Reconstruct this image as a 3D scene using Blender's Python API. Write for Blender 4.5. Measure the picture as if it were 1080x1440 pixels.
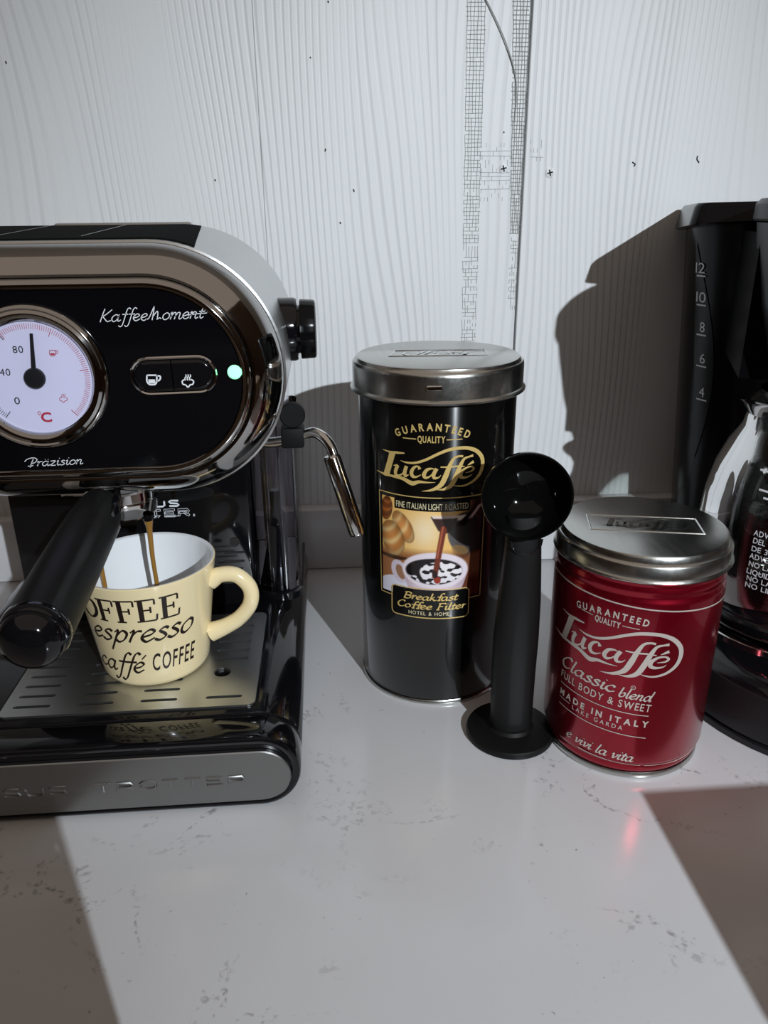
import bpy, bmesh, math, random
import numpy as np
from mathutils import Vector, Matrix
PI = math.pi
sin, cos = math.sin, math.cos
for o in list(bpy.data.objects):
    bpy.data.objects.remove(o)
sc = bpy.context.scene
COL = sc.collection

# ------------------------------------------------------------------ camera
FPX = 1081.0                       # focal length in pixels of the 1080 x 1440 frame
CAM = Vector((0, 0, 0.304))
_th, _yw, _ro = math.radians(21.5), math.radians(4.2), math.radians(0.57)
FWD = Vector((sin(_yw)*cos(_th), cos(_yw)*cos(_th), -sin(_th)))
_r = Vector((cos(_yw), -sin(_yw), 0))
_u = _r.cross(FWD)
RIGHT = cos(_ro)*_r - sin(_ro)*_u
UP = sin(_ro)*_r + cos(_ro)*_u
cd = bpy.data.cameras.new('camera')
cd.sensor_fit = 'VERTICAL'
cd.sensor_height = 36
cd.lens = 36*FPX/1440
cd.clip_start = 0.01
cam = bpy.data.objects.new('camera', cd)
COL.objects.link(cam)
m = Matrix.Identity(4)
for i in range(3):
    m[i][0], m[i][1], m[i][2], m[i][3] = RIGHT[i], UP[i], -FWD[i], CAM[i]
cam.matrix_world = m
sc.camera = cam

# ------------------------------------------------------------------ world, lamp, exposure
sc.view_settings.view_transform = 'Standard'
sc.view_settings.look = 'None'
sc.view_settings.exposure = 0.0
sc.view_settings.gamma = 1.0
sc.view_settings.use_curve_mapping = False
w = bpy.data.worlds.new('dim_kitchen')
sc.world = w
w.use_nodes = True
bgn = w.node_tree.nodes['Background']
bgn.inputs[0].default_value = (1.0, 0.82, 0.68, 1)
bgn.inputs[1].default_value = 0.30
LAMP = Vector((0.60, -1.13, 0.90))
ld = bpy.data.lights.new('kitchen_spotlight', 'SPOT')
ld.energy = 132
ld.color = (0.86, 0.935, 1.0)
ld.shadow_soft_size = 0.011
ld.spot_size = math.radians(37)
ld.spot_blend = 1.0
lo = bpy.data.objects.new('kitchen_spotlight', ld)
lo.location = LAMP
lo.rotation_euler = (Vector((0.09, 0.58, 0.13)) - LAMP).to_track_quat('-Z', 'Y').to_euler()
COL.objects.link(lo)

# ------------------------------------------------------------------ pixel -> point helpers (a point on a real plane of the scene)
def ray(x, y):
    return FWD + RIGHT*((x-540)/FPX) - UP*((y-720)/FPX)
def onY(x, y, Y):
    d = ray(x, y)
    return CAM + d*(Y/d.y)
def onZ(x, y, Z=0):
    d = ray(x, y)
    return CAM + d*((Z-CAM.z)/d.z)

# ------------------------------------------------------------------ materials
def mat(name, color, rough=0.5, metal=0.0, spec=0.5, coat=0.0, emit=None, estr=0.0):
    mt = bpy.data.materials.new(name)
    mt.use_nodes = True
    b = mt.node_tree.nodes['Principled BSDF']
    b.inputs['Base Color'].default_value = (*color, 1)
    b.inputs['Roughness'].default_value = rough
    b.inputs['Metallic'].default_value = metal
    b.inputs['Specular IOR Level'].default_value = spec
    b.inputs['Coat Weight'].default_value = coat
    b.inputs['Coat Roughness'].default_value = 0.05
    if emit:
        b.inputs['Emission Color'].default_value = (*emit, 1)
        b.inputs['Emission Strength'].default_value = estr
    return mt
def nodes(mt):
    return mt.node_tree.nodes, mt.node_tree.links, mt.node_tree.nodes['Principled BSDF']
def grain(mt, scale=(400, 6, 400), amt=0.08, bump=0.02, dist=0.0004):
    """brushed fine relief: roughness and bump from a stretched noise"""
    n, l, b = nodes(mt)
    tc = n.new('ShaderNodeTexCoord')
    mp = n.new('ShaderNodeMapping')
    mp.inputs['Scale'].default_value = scale
    nz = n.new('ShaderNodeTexNoise')
    nz.inputs['Scale'].default_value = 1
    nz.inputs['Detail'].default_value = 4
    l.new(tc.outputs['Object'], mp.inputs[0])
    l.new(mp.outputs[0], nz.inputs['Vector'])
    r0 = b.inputs['Roughness'].default_value
    mr = n.new('ShaderNodeMapRange')
    mr.inputs['To Min'].default_value = r0 - amt
    mr.inputs['To Max'].default_value = r0 + amt
    l.new(nz.outputs['Fac'], mr.inputs['Value'])
    l.new(mr.outputs[0], b.inputs['Roughness'])
    bp = n.new('ShaderNodeBump')
    bp.inputs['Strength'].default_value = bump
    bp.inputs['Distance'].default_value = dist
    l.new(nz.outputs['Fac'], bp.inputs['Height'])
    l.new(bp.outputs[0], b.inputs['Normal'])
    return mt
def clear(name, tint, rough=0.03, refl=1.0, ior=1.45):
    """clear thin plastic or glass: see-through with a Fresnel reflection"""
    mt = bpy.data.materials.new(name)
    mt.use_nodes = True
    n, l = mt.node_tree.nodes, mt.node_tree.links
    n.remove(n['Principled BSDF'])
    out = n['Material Output']
    t = n.new('ShaderNodeBsdfTransparent')
    t.inputs[0].default_value = (*tint, 1)
    g = n.new('ShaderNodeBsdfGlossy')
    g.inputs['Roughness'].default_value = rough
    g.inputs[0].default_value = (refl, refl, refl, 1)
    f = n.new('ShaderNodeFresnel')
    f.inputs[0].default_value = ior
    mx = n.new('ShaderNodeMixShader')
    l.new(f.outputs[0], mx.inputs[0])
    l.new(t.outputs[0], mx.inputs[1])
    l.new(g.outputs[0], mx.inputs[2])
    l.new(mx.outputs[0], out.inputs[0])
    return mt

M = {}
M['chrome'] = mat('chrome', (0.80, 0.79, 0.78), 0.07, 1)
M['dark_chrome'] = mat('dark_chrome', (0.50, 0.495, 0.49), 0.06, 1)
M['steel'] = grain(mat('brushed_steel', (0.60, 0.61, 0.61), 0.30, 1), (30, 500, 500), 0.06, 0.05)
M['tray_steel'] = grain(mat('tray_steel', (0.54, 0.55, 0.55), 0.34, 1), (30, 600, 600), 0.06, 0.04)
M['plate_steel'] = grain(mat('plate_steel', (0.30, 0.30, 0.295), 0.36, 1), (30, 600, 600), 0.06, 0.04)
M['pressed'] = mat('pressed_steel', (0.75, 0.75, 0.73), 0.12, 1)
M['scoop'] = mat('scoop_gloss', (0.003, 0.003, 0.003), 0.06, 0, 0.22)
M['tin_steel'] = grain(mat('tin_steel', (0.55, 0.55, 0.525), 0.24, 1), (500, 30, 500), 0.05, 0.03)
M['gloss_black'] = mat('gloss_black_plastic', (0.004, 0.004, 0.005), 0.07, 0, 0.5)
M['face_black'] = mat('black_glass_face', (0.003, 0.003, 0.004), 0.10, 0, 0.35)
M['black'] = mat('black_plastic', (0.0025, 0.0025, 0.003), 0.22, 0, 0.2)
M['grip'] = grain(mat('matte_black_grip', (0.0045, 0.0045, 0.0045), 0.46, 0, 0.28), (900, 900, 900), 0.05, 0.05)
M['rubber'] = mat('black_rubber', (0.005, 0.005, 0.005), 0.62, 0, 0.2)
M['mat_black'] = mat('black_rubber_mat', (0.004, 0.004, 0.004), 0.85, 0, 0.04)
M['charcoal'] = mat('charcoal_plastic', (0.010, 0.010, 0.0115), 0.42, 0, 0.4)
M['housing'] = mat('grey_black_plastic', (0.035, 0.037, 0.041), 0.40, 0, 0.4)
M['window'] = mat('smoked_window', (0.009, 0.0095, 0.010), 0.30, 0, 0.25)
M['tin_black'] = mat('black_tin_lacquer', (0.002, 0.002, 0.002), 0.28, 0, 0.30, 0.8)
_b = nodes(M['tin_black'])[2]; _b.inputs['Anisotropic'].default_value = 0.97; _b.inputs['Anisotropic Rotation'].default_value = 0.25
_t = M['tin_black'].node_tree.nodes.new('ShaderNodeTangent'); _t.direction_type = 'RADIAL'; _t.axis = 'Z'
M['tin_black'].node_tree.links.new(_t.outputs[0], _b.inputs['Tangent'])
M['red'] = mat('red_metallic_lacquer', (0.34, 0.004, 0.020), 0.27, 0.85, 0.5, 0.5)
M['gold'] = mat('gold_print', (0.78, 0.56, 0.20), 0.38, 0.35)
M['pale_gold'] = mat('pale_gold_print', (0.85, 0.76, 0.48), 0.4, 0.2)
M['silver_ink'] = mat('silver_print', (0.62, 0.55, 0.50), 0.35, 0.35)
M['cream'] = mat('cream_glaze', (0.86, 0.72, 0.43), 0.16, 0, 0.5, 0.3)
M['white_glaze'] = mat('white_glaze', (0.84, 0.86, 0.88), 0.12, 0, 0.5, 0.2)
M['ink'] = mat('dark_brown_print', (0.016, 0.008, 0.007), 0.35)
M['white_ink'] = mat('white_print', (0.80, 0.82, 0.85), 0.5)
M['grey_ink'] = mat('grey_print', (0.60, 0.61, 0.62), 0.5)
M['dial'] = mat('dial_card_glow', (0.66, 0.65, 0.82), 0.45, emit=(0.62, 0.60, 0.80), estr=0.03)  # weak emission added to brighten the card, not a lamp
M['dial_black'] = mat('dial_black', (0.010, 0.010, 0.012), 0.4)
M['dial_red'] = mat('dial_red', (0.45, 0.03, 0.06), 0.5)
M['led'] = mat('green_led', (0.25, 0.9, 0.5), 0.3, emit=(0.30, 1.0, 0.50), estr=1.4)
M['coffee'] = mat('coffee', (0.020, 0.008, 0.004), 0.08)
M['crema'] = mat('crema_stream', (0.30, 0.15, 0.030), 0.15)
M['tank'] = clear('clear_tank_plastic', (0.93, 0.93, 0.965), 0.04, 0.9, 1.5)
M['glass'] = clear('carafe_glass', (0.90, 0.92, 0.91), 0.02, 0.9, 1.5)
M['lens'] = clear('gauge_lens', (0.97, 0.97, 0.98), 0.03, 0.8, 1.3)
M['thread'] = mat('tape_thread', (0.33, 0.34, 0.33), 0.7)
M['screw'] = mat('screw_zinc', (0.30, 0.30, 0.30), 0.45, 0.6)
M['dark'] = mat('dark_gap', (0.012, 0.010, 0.009), 0.8)
M['card'] = grain(mat('brown_card', (0.20, 0.12, 0.07), 0.75), (200, 200, 200), 0.05, 0.1)

def panel_material():
    mt = mat('white_woodgrain_panel', (0.74, 0.75, 0.75), 0.46, 0, 0.4)
    n, l, b = nodes(mt)
    tc = n.new('ShaderNodeTexCoord')
    sx = n.new('ShaderNodeSeparateXYZ')
    l.new(tc.outputs['Object'], sx.inputs[0])
    def math_(op, a, c=None, v=None):
        q = n.new('ShaderNodeMath'); q.operation = op
        l.new(a, q.inputs[0])
        if c is not None: l.new(c, q.inputs[1])
        if v is not None: q.inputs[1].default_value = v
        return q.outputs[0]
    mp = n.new('ShaderNodeMapping'); mp.inputs['Scale'].default_value = (7.0, 7.0, 1.6)
    l.new(tc.outputs['Object'], mp.inputs[0])
    n1 = n.new('ShaderNodeTexNoise'); n1.inputs['Scale'].default_value = 1.0; n1.inputs['Detail'].default_value = 1.0
    l.new(mp.outputs[0], n1.inputs['Vector'])
    warp = math_('MULTIPLY', n1.outputs['Fac'], v=120.0)
    base = math_('MULTIPLY', sx.outputs[0], v=1000.0)
    ph = math_('ADD', base, warp)
    sn = math_('SINE', ph)
    # the lines fade in and out across the board
    mp2 = n.new('ShaderNodeMapping'); mp2.inputs['Scale'].default_value = (16.0, 16.0, 1.2); mp2.inputs['Location'].default_value = (3.1, 0, 2)
    l.new(tc.outputs['Object'], mp2.inputs[0])
    n2 = n.new('ShaderNodeTexNoise'); n2.inputs['Scale'].default_value = 1.0; n2.inputs['Detail'].default_value = 2.0
    l.new(mp2.outputs[0], n2.inputs['Vector'])
    fade = n.new('ShaderNodeMapRange'); fade.inputs['From Min'].default_value = 0.38; fade.inputs['From Max'].default_value = 0.62
    l.new(n2.outputs['Fac'], fade.inputs['Value'])
    sharp = n.new('ShaderNodeMapRange'); sharp.inputs['From Min'].default_value = 0.15; sharp.inputs['From Max'].default_value = 1.0
    l.new(sn, sharp.inputs['Value'])
    g = math_('MULTIPLY', sharp.outputs[0], c=fade.outputs[0])
    mp3 = n.new('ShaderNodeMapping'); mp3.inputs['Scale'].default_value = (900, 900, 25)
    l.new(tc.outputs['Object'], mp3.inputs[0])
    n3 = n.new('ShaderNodeTexNoise'); n3.inputs['Scale'].default_value = 1.0; n3.inputs['Detail'].default_value = 3.0
    l.new(mp3.outputs[0], n3.inputs['Vector'])
    cr = n.new('ShaderNodeMix'); cr.data_type = 'RGBA'
    cr.inputs[6].default_value = (0.735, 0.745, 0.75, 1)
    cr.inputs[7].default_value = (0.62, 0.625, 0.635, 1)
    l.new(g, cr.inputs[0])
    l.new(cr.outputs[2], b.inputs['Base Color'])
    h = math_('ADD', math_('MULTIPLY', g, v=-1.0), c=math_('MULTIPLY', n3.outputs['Fac'], v=0.35))
    bp = n.new('ShaderNodeBump'); bp.inputs['Strength'].default_value = 0.35; bp.inputs['Distance'].default_value = 0.0007
    l.new(h, bp.inputs['Height'])
    l.new(bp.outputs[0], b.inputs['Normal'])
    return mt
M['panel'] = panel_material()

def quartz_material():
    mt = mat('white_quartz', (0.66, 0.66, 0.67), 0.15, 0, 0.5)
    n, l, b = nodes(mt)
    tc = n.new('ShaderNodeTexCoord')
    def noise(scale, detail, dist=0.0, rough=0.5):
        q = n.new('ShaderNodeTexNoise')
        q.inputs['Scale'].default_value = scale; q.inputs['Detail'].default_value = detail
        q.inputs['Distortion'].default_value = dist; q.inputs['Roughness'].default_value = rough
        l.new(tc.outputs['Object'], q.inputs['Vector'])
        return q.outputs['Fac']
    def rng(a, lo_, hi):
        q = n.new('ShaderNodeMapRange'); q.inputs['From Min'].default_value = lo_; q.inputs['From Max'].default_value = hi
        l.new(a, q.inputs['Value']); return q.outputs[0]
    def mul(a, c):
        q = n.new('ShaderNodeMath'); q.operation = 'MULTIPLY'
        l.new(a, q.inputs[0])
        if isinstance(c, float): q.inputs[1].default_value = c
        else: l.new(c, q.inputs[1])
        return q.outputs[0]
    # broken veins: the ridge of a noise, kept only in some places and crumbled by a fine noise
    v = noise(11, 5, 1.2, 0.6)
    ab = n.new('ShaderNodeMath'); ab.operation = 'SUBTRACT'; ab.inputs[1].default_value = 0.5; l.new(v, ab.inputs[0])
    a2 = n.new('ShaderNodeMath'); a2.operation = 'ABSOLUTE'; l.new(ab.outputs[0], a2.inputs[0])
    ridge = rng(a2.outputs[0], 0.022, 0.004)
    where = rng(noise(9, 2, 0.5), 0.50, 0.62)
    crumb = rng(noise(260, 3), 0.48, 0.60)
    vein = mul(mul(ridge, where), crumb)
    fleck = mul(rng(noise(240, 2, 0.6), 0.71, 0.76), rng(noise(14, 1), 0.45, 0.6))
    mx = n.new('ShaderNodeMath'); mx.operation = 'MAXIMUM'; l.new(vein, mx.inputs[0]); l.new(fleck, mx.inputs[1])
    cloud = rng(noise(5, 4), 0.35, 0.7)
    c1 = n.new('ShaderNodeMix'); c1.data_type = 'RGBA'
    c1.inputs[6].default_value = (0.66, 0.66, 0.675, 1); c1.inputs[7].default_value = (0.60, 0.595, 0.605, 1)
    l.new(cloud, c1.inputs[0])
    c2 = n.new('ShaderNodeMix'); c2.data_type = 'RGBA'
    c2.inputs[7].default_value = (0.16, 0.15, 0.155, 1)
    l.new(c1.outputs[2], c2.inputs[6])
    l.new(mul(mx.outputs[0], 0.62), c2.inputs[0])
    l.new(c2.outputs[2], b.inputs['Base Color'])
    bp = n.new('ShaderNodeBump'); bp.inputs['Strength'].default_value = 0.06; bp.inputs['Distance'].default_value = 0.0004
    l.new(noise(260, 2), bp.inputs['Height'])
    l.new(bp.outputs[0], b.inputs['Normal'])
    return mt
M['quartz'] = quartz_material()

# ------------------------------------------------------------------ object helpers
class MB:
    def __init__(self):
        self.v, self.f, self.s = [], [], []
    def add(self, vs, fs, smooth=True):
        k = len(self.v)
        self.v += [Vector(p) for p in vs]
        self.f += [tuple(i+k for i in f) for f in fs]
        self.s += [smooth]*len(fs)
        return self
    def grid(self, rings, close_u=True, cap0=False, cap1=False, smooth=True):
        """rings: list of equal-length point lists, skinned one after another"""
        nn = len(rings[0]); vs = [p for r in rings for p in r]; fs = []
        for a in range(len(rings)-1):
            for i in range(nn if close_u else nn-1):
                j = (i+1) % nn
                fs.append((a*nn+i, a*nn+j, (a+1)*nn+j, (a+1)*nn+i))
        self.add(vs, fs, smooth)
        if cap0: self.add(rings[0], [tuple(range(nn))[::-1]], False)
        if cap1: self.add(rings[-1], [tuple(range(nn))], False)
        return self
    def lathe(self, c, prof, seg=72, cap0=False, cap1=False, axis='z'):
        rings = []
        for r, h in prof:
            ring = []
            for i in range(seg):
                a = 2*PI*i/seg
                if axis == 'z': p = (c[0]+r*cos(a), c[1]+r*sin(a), c[2]+h)
                elif axis == 'y': p = (c[0]+r*cos(a), c[1]+h, c[2]+r*sin(a))
                else: p = (c[0]+h, c[1]+r*cos(a), c[2]+r*sin(a))
                ring.append(p)
            rings.append(ring)
        return self.grid(rings, True, cap0, cap1)
    def tube(self, pts, rad, seg=16, sub=6, cap=True, flat=1.0):
        P = smooth_path([Vector(p) for p in pts], sub) if sub > 1 else [Vector(p) for p in pts]
        n_ = len(P)
        if not hasattr(rad, '__len__'): rad = [rad]*len(pts)
        R_ = np.interp(np.linspace(0, len(pts)-1, n_), range(len(pts)), rad)
        up = Vector((0, 0, 1)); rings = []
        t0 = (P[1]-P[0]).normalized()
        if abs(t0.dot(up)) > 0.95: up = Vector((0, 1, 0))
        nrm = (up - t0*up.dot(t0)).normalized()
        for i, p in enumerate(P):
            t = (P[min(i+1, n_-1)]-P[max(i-1, 0)]).normalized()
            nrm = (nrm - t*nrm.dot(t)).normalized()
            bn = t.cross(nrm)
            rings.append([p + nrm*(R_[i]*flat*cos(2*PI*k/seg)) + bn*(R_[i]*sin(2*PI*k/seg)) for k in range(seg)])
        return self.grid(rings, True, cap, cap)
    def box(self, lo_, hi, bevel=0.0, seg=2):
        bm = bmesh.new()
        bmesh.ops.create_cube(bm, size=1)
        for v in bm.verts:
            for i in range(3):
                v.co[i] = (lo_[i]+hi[i])/2 + v.co[i]*(hi[i]-lo_[i])
        if bevel > 0:
            bmesh.ops.bevel(bm, geom=bm.edges[:], offset=bevel, segments=seg, profile=0.5, affect='EDGES')
        return self.bm(bm, bevel > 0)
    def bm(self, bm, smooth=True):
        bm.verts.index_update()
        self.add([v.co.copy() for v in bm.verts], [[v.index for v in f.verts] for f in bm.faces], smooth)
        bm.free()
        return self
    def xform(self, M4):
        self.v = [M4 @ p for p in self.v]
        return self

def smooth_path(P, sub):
    out = []
    n_ = len(P)
    for i in range(n_-1):
        p0 = P[i-1] if i > 0 else P[0]*2-P[1]
        p1, p2 = P[i], P[i+1]
        p3 = P[i+2] if i+2 < n_ else P[-1]*2-P[-2]
        for k in range(sub):
            t = k/sub
            out.append(0.5*((2*p1)+(p2-p0)*t+(2*p0-5*p1+4*p2-p3)*t*t+(3*p1-p0-3*p2+p3)*t*t*t))
    out.append(P[-1])
    return out

def root_of(o):
    while o.parent: o = o.parent
    return o
def obj(name, mb, material, parent=None, label=None, angle=35, origin=None):
    off = Vector((0, 0, 0))
    if parent: off = Vector(root_of(parent).location)
    elif origin: off = Vector(origin)
    me = bpy.data.meshes.new(name)
    me.from_pydata([p-off for p in mb.v], [], mb.f)
    me.polygons.foreach_set('use_smooth', mb.s)
    me.update()
    bm = bmesh.new(); bm.from_mesh(me)
    bmesh.ops.remove_doubles(bm, verts=bm.verts, dist=1e-6)
    bmesh.ops.recalc_face_normals(bm, faces=bm.faces)
    for e in bm.edges:
        if len(e.link_faces) == 2 and e.calc_face_angle(0) > math.radians(angle): e.smooth = False
    bm.to_mesh(me); bm.free()
    me.materials.append(material)
    o = bpy.data.objects.new(name, me)
    COL.objects.link(o)
    if parent: o.parent = parent
    else: o.location = off
    if label: o['label'] = label
    return o
def thing(name, label, cat, loc, group=None):
    o = bpy.data.objects.new(name, None)
    o.empty_display_size = 0.02
    COL.objects.link(o)
    o.location = loc
    o['label'] = label; o['category'] = cat
    if group: o['group'] = group
    return o
def tag(o, label, cat, group=None):
    o['label'] = label; o['category'] = cat
    if group: o['group'] = group
    return o

# ------------------------------------------------------------------ surfaces that carry print
class Plane:
    def __init__(self, o, eu, ev):
        self.o, self.eu, self.ev = Vector(o), Vector(eu).normalized(), Vector(ev).normalized()
        self.n = self.eu.cross(self.ev).normalized()
    def __call__(self, u, v, off):
        return self.o + self.eu*u + self.ev*v + self.n*off
class Round:
    """a standing round wall: u = arc length from the side facing -y, v = height"""
    def __init__(self, c, rf, r0):
        self.c, self.rf, self.r0 = c, rf, r0
    def __call__(self, u, v, off):
        a = u/self.r0
        r = self.rf(v)+off
        return Vector((self.c[0]+r*sin(a), self.c[1]-r*cos(a), v))

_letters = {}
def letter(ch, bold=0.0):
    """outline of one sans letter: verts, faces, advance; cap height 1"""
    key = (ch, bold)
    if key in _letters: return _letters[key]
    def raw(body, off):
        cu = bpy.data.curves.new('t', 'FONT')
        cu.body = body; cu.resolution_u = 3; cu.offset = off; cu.size = 1
        o = bpy.data.objects.new('t', cu); COL.objects.link(o)
        dg = bpy.context.evaluated_depsgraph_get()
        ev = o.evaluated_get(dg); me = ev.to_mesh()
        vs = [(v.co.x, v.co.y) for v in me.vertices]; fs = [tuple(p.vertices) for p in me.polygons]
        ev.to_mesh_clear()
        bpy.data.objects.remove(o); bpy.data.curves.remove(cu)
        return vs, fs
    if 'H' not in _letters:
        vs, fs = raw('H', 0)
        _letters['H'] = max(y for x, y in vs)
    H = _letters['H']
    if ch == ' ':
        r = ([], [], 0.50)
    else:
        vs, fs = raw(ch, bold)
        x0 = min(x for x, y in vs); x1 = max(x for x, y in vs)
        r = ([((x-x0)/H, y/H) for x, y in vs], fs, (x1-x0)/H+0.16)
    _letters[key] = r
    return r
def sans(mb, surf, text, u0, v0, width, height, off=0.0002, bold=0.0, gap=0.0, slant=0.0, curve=None, rise=0.0):
    """flat sans lettering from (u0, v0), fitted to the width; curve(u) lifts and turns single letters"""
    glyphs = [letter(c, bold) for c in text]
    tot = sum(g[2]+gap for g in glyphs)-gap-0.16
    kx = width/tot
    x = 0.0
    for vs, fs, adv in glyphs:
        if vs:
            wl = (adv-0.16)*kx
            uc = u0+x*kx+wl/2
            if curve:
                dv = curve(uc); tl = math.atan((curve(uc+1e-4)-curve(uc-1e-4))/2e-4)
            else:
                dv = rise*(uc-u0); tl = math.atan(rise)
            P = []
            for a, b in vs:
                lx = (a*kx-wl/2)+slant*b*height; ly = b*height
                P.append(surf(uc+lx*cos(tl)-ly*sin(tl), v0+dv+lx*sin(tl)+ly*cos(tl), off))
            mb.add(P, fs, False)
        x += adv+gap
def ribbon(mb, surf, pts, wid, off=0.0002, sub=6, nib=None, maxstep=None):
    """an ink stroke of varying width; nib=(angle, thick, thin) makes it a broad pen"""
    P = [Vector((p[0], p[1], 0)) for p in pts]
    n0 = len(P)
    if sub > 1 and n0 > 2:
        Q = smooth_path(P, sub)
    else:
        Q = []
        for a, b in zip(P[:-1], P[1:]):
            k = max(1, int(math.ceil((b-a).length/maxstep))) if maxstep else 1
            Q += [a.lerp(b, i/k) for i in range(k)]
        Q.append(P[-1])
    nq = len(Q)
    W = np.interp(np.linspace(0, n0-1, nq), range(n0), wid) if hasattr(wid, '__len__') else [wid]*nq
    L, R_ = [], []
    for i, p in enumerate(Q):
        t = Q[min(i+1, nq-1)]-Q[max(i-1, 0)]
        if t.length < 1e-12: t = Vector((1, 0, 0))
        t.normalize()
        ww = W[i]
        if nib:
            an, tk, tn = nib
            ww = (tn+(tk-tn)*abs(t.x*sin(an)-t.y*cos(an)))*W[i]
        nn = Vector((-t.y, t.x, 0))*(ww/2)
        L.append(surf(p.x+nn.x, p.y+nn.y, off)); R_.append(surf(p.x-nn.x, p.y-nn.y, off))
    vs = L+R_
    mb.add(vs, [(i, i+1, nq+i+1, nq+i) for i in range(nq-1)], False)

# a pen alphabet: strokes on an x-height of 1
PEN = {
 'a': ([[(.74,.84),(.48,1),(.16,.72),(.08,.3),(.3,.0),(.62,.28),(.78,.9)],[(.8,1),(.7,.3),(.8,.02),(1.02,.22)]],.98),
 'b': ([[(.3,1.9),(.14,.4),(.35,0),(.7,.35),(.62,.95),(.22,.6)]],.86),
 'c': ([[(.68,.8),(.48,1),(.16,.72),(.08,.3),(.35,0),(.75,.25)]],.78),
 'd': ([[(.74,.84),(.48,1),(.16,.72),(.08,.3),(.3,.0),(.62,.28),(.8,.9)],[(1.0,1.9),(.78,.4),(.84,.02),(1.04,.2)]],1.),
 'e': ([[(.1,.42),(.5,.55),(.68,.8),(.46,1),(.15,.7),(.1,.3),(.38,0),(.78,.27)]],.80),
 'f': ([[(.98,1.72),(.78,1.9),(.58,1.6),(.42,.5),(.26,-.5),(.06,-.78),(-.14,-.6)],[(.12,1),(.82,1)]],.62),
 'i': ([[(.08,.82),(.26,1),(.16,.3),(.28,.0),(.52,.24)],[(.34,1.42),(.37,1.52)]],.46),
 'k': ([[(.32,1.9),(.1,0)],[(.14,.42),(.4,.7),(.66,1)],[(.3,.52),(.55,.2),(.72,0),(.95,.2)]],.9),
 'l': ([[(.34,1.9),(.16,.35),(.28,0),(.52,.24)]],.46),
 'm': ([[(.06,.82),(.22,1),(.08,0)],[(.12,.4),(.4,.95),(.6,.85),(.5,0)],[(.54,.4),(.82,.95),(1.04,.85),(.96,.25),(1.05,0),(1.28,.2)]],1.26),
 'n': ([[(.06,.82),(.22,1),(.08,0)],[(.12,.4),(.42,.95),(.66,.85),(.58,.25),(.68,0),(.92,.2)]],.92),
 'o': ([[(.46,1),(.14,.68),(.12,.2),(.38,0),(.72,.3),(.72,.8),(.46,1)]],.82),
 'p': ([[(.08,.82),(.28,1),(.14,0),(.0,-.8)],[(.18,.4),(.5,.98),(.78,.75),(.7,.25),(.42,0),(.18,.2)]],.88),
 'r': ([[(.06,.82),(.26,1),(.12,0)],[(.18,.5),(.42,.92),(.68,.94)]],.66),
 's': ([[(.62,.86),(.4,1),(.18,.78),(.48,.46),(.56,.2),(.28,0),(.0,.16)]],.68),
 't': ([[(.36,1.5),(.18,.35),(.3,0),(.56,.22)],[(.02,1),(.62,1)]],.52),
 'u': ([[(.08,.82),(.24,1),(.14,.25),(.34,0),(.66,.35),(.8,1)],[(.8,1),(.7,.25),(.8,0),(1.02,.2)]],.98),
 'v': ([[(.04,.82),(.2,1),(.3,.05),(.68,.7),(.62,1)]],.72),
 'z': ([[(.08,.95),(.4,1),(.7,.98)],[(.7,.98),(.4,.5),(.06,.03)],[(.06,.03),(.4,.0),(.76,.04)]],.78),
 'B': ([[(.35,1.75),(.12,0)],[(.1,1.62),(.55,1.78),(.98,1.5),(.75,1.0),(.3,.92)],[(.3,.92),(.9,.75),(.85,.2),(.45,-.02),(.0,.05)]],1.05),
 'C': ([[(1.05,1.45),(.85,1.75),(.45,1.55),(.12,.8),(.3,.1),(.7,0),(1.02,.35)]],1.08),
 'F': ([[(.42,1.75),(.2,0)],[(.2,1.7),(.7,1.72),(1.1,1.72)],[(1.1,1.72),(1.05,1.45)],[(.3,.9),(.8,.9)],[(.0,.0),(.4,.0)]],1.0),
 'K': ([[(.35,1.9),(.15,.9),(.0,0)],[(1.1,1.75),(.5,1.05),(.1,.8)],[(.2,.85),(.5,.35),(.75,.05),(1.1,.2)]],1.1),
 'M': ([[(-.25,.15),(.1,.35),(.5,2.05)],[(.5,2.05),(.5,1.0),(.46,.0)],[(.5,.5),(.85,1.25),(.98,.9),(.96,.05)],[(1.0,.1),(1.2,.3),(1.4,.15)]],1.45),
 'P': ([[(.55,1.6),(.35,.6),(.25,-.2)],[(-.5,1.1),(-.2,1.6),(.5,1.85),(1.0,1.5),(.8,.85),(.35,.6)],[(-.05,.15),(.3,.05),(.6,.25)]],1.0),
}
def pen(mb, surf, text, u0, v0, width, xh, nib, slant=0.25, off=0.0002, rise=0.0, sub=5, short=False):
    acc = {'é': 'e', 'ä': 'a'}
    adv = [PEN[acc.get(c, c)][1] if c != ' ' else .55 for c in text]
    kx = width/sum(adv)
    x = 0.0
    for c, ad in zip(text, adv):
        if c != ' ':
            st = list(PEN[acc.get(c, c)][0])
            if c == 'f' and short: st = [[(.98,1.72),(.78,1.9),(.58,1.6),(.42,.5),(.34,0)], st[1], [(.16,.02),(.56,.02)]]
            if c == 'é': st = st+[[(.5,1.28),(.72,1.68)]]
            if c == 'ä': st = st+[[(.35,1.35),(.38,1.42)], [(.7,1.35),(.73,1.42)]]
            for s in st:
                P = []
                for a, b in s:
                    uu = (x+a)*kx+slant*b*xh
                    P.append((u0+uu, v0+b*xh+rise*uu))
                ribbon(mb, surf, P, 1.0, off, sub, nib)
        x += ad
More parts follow.
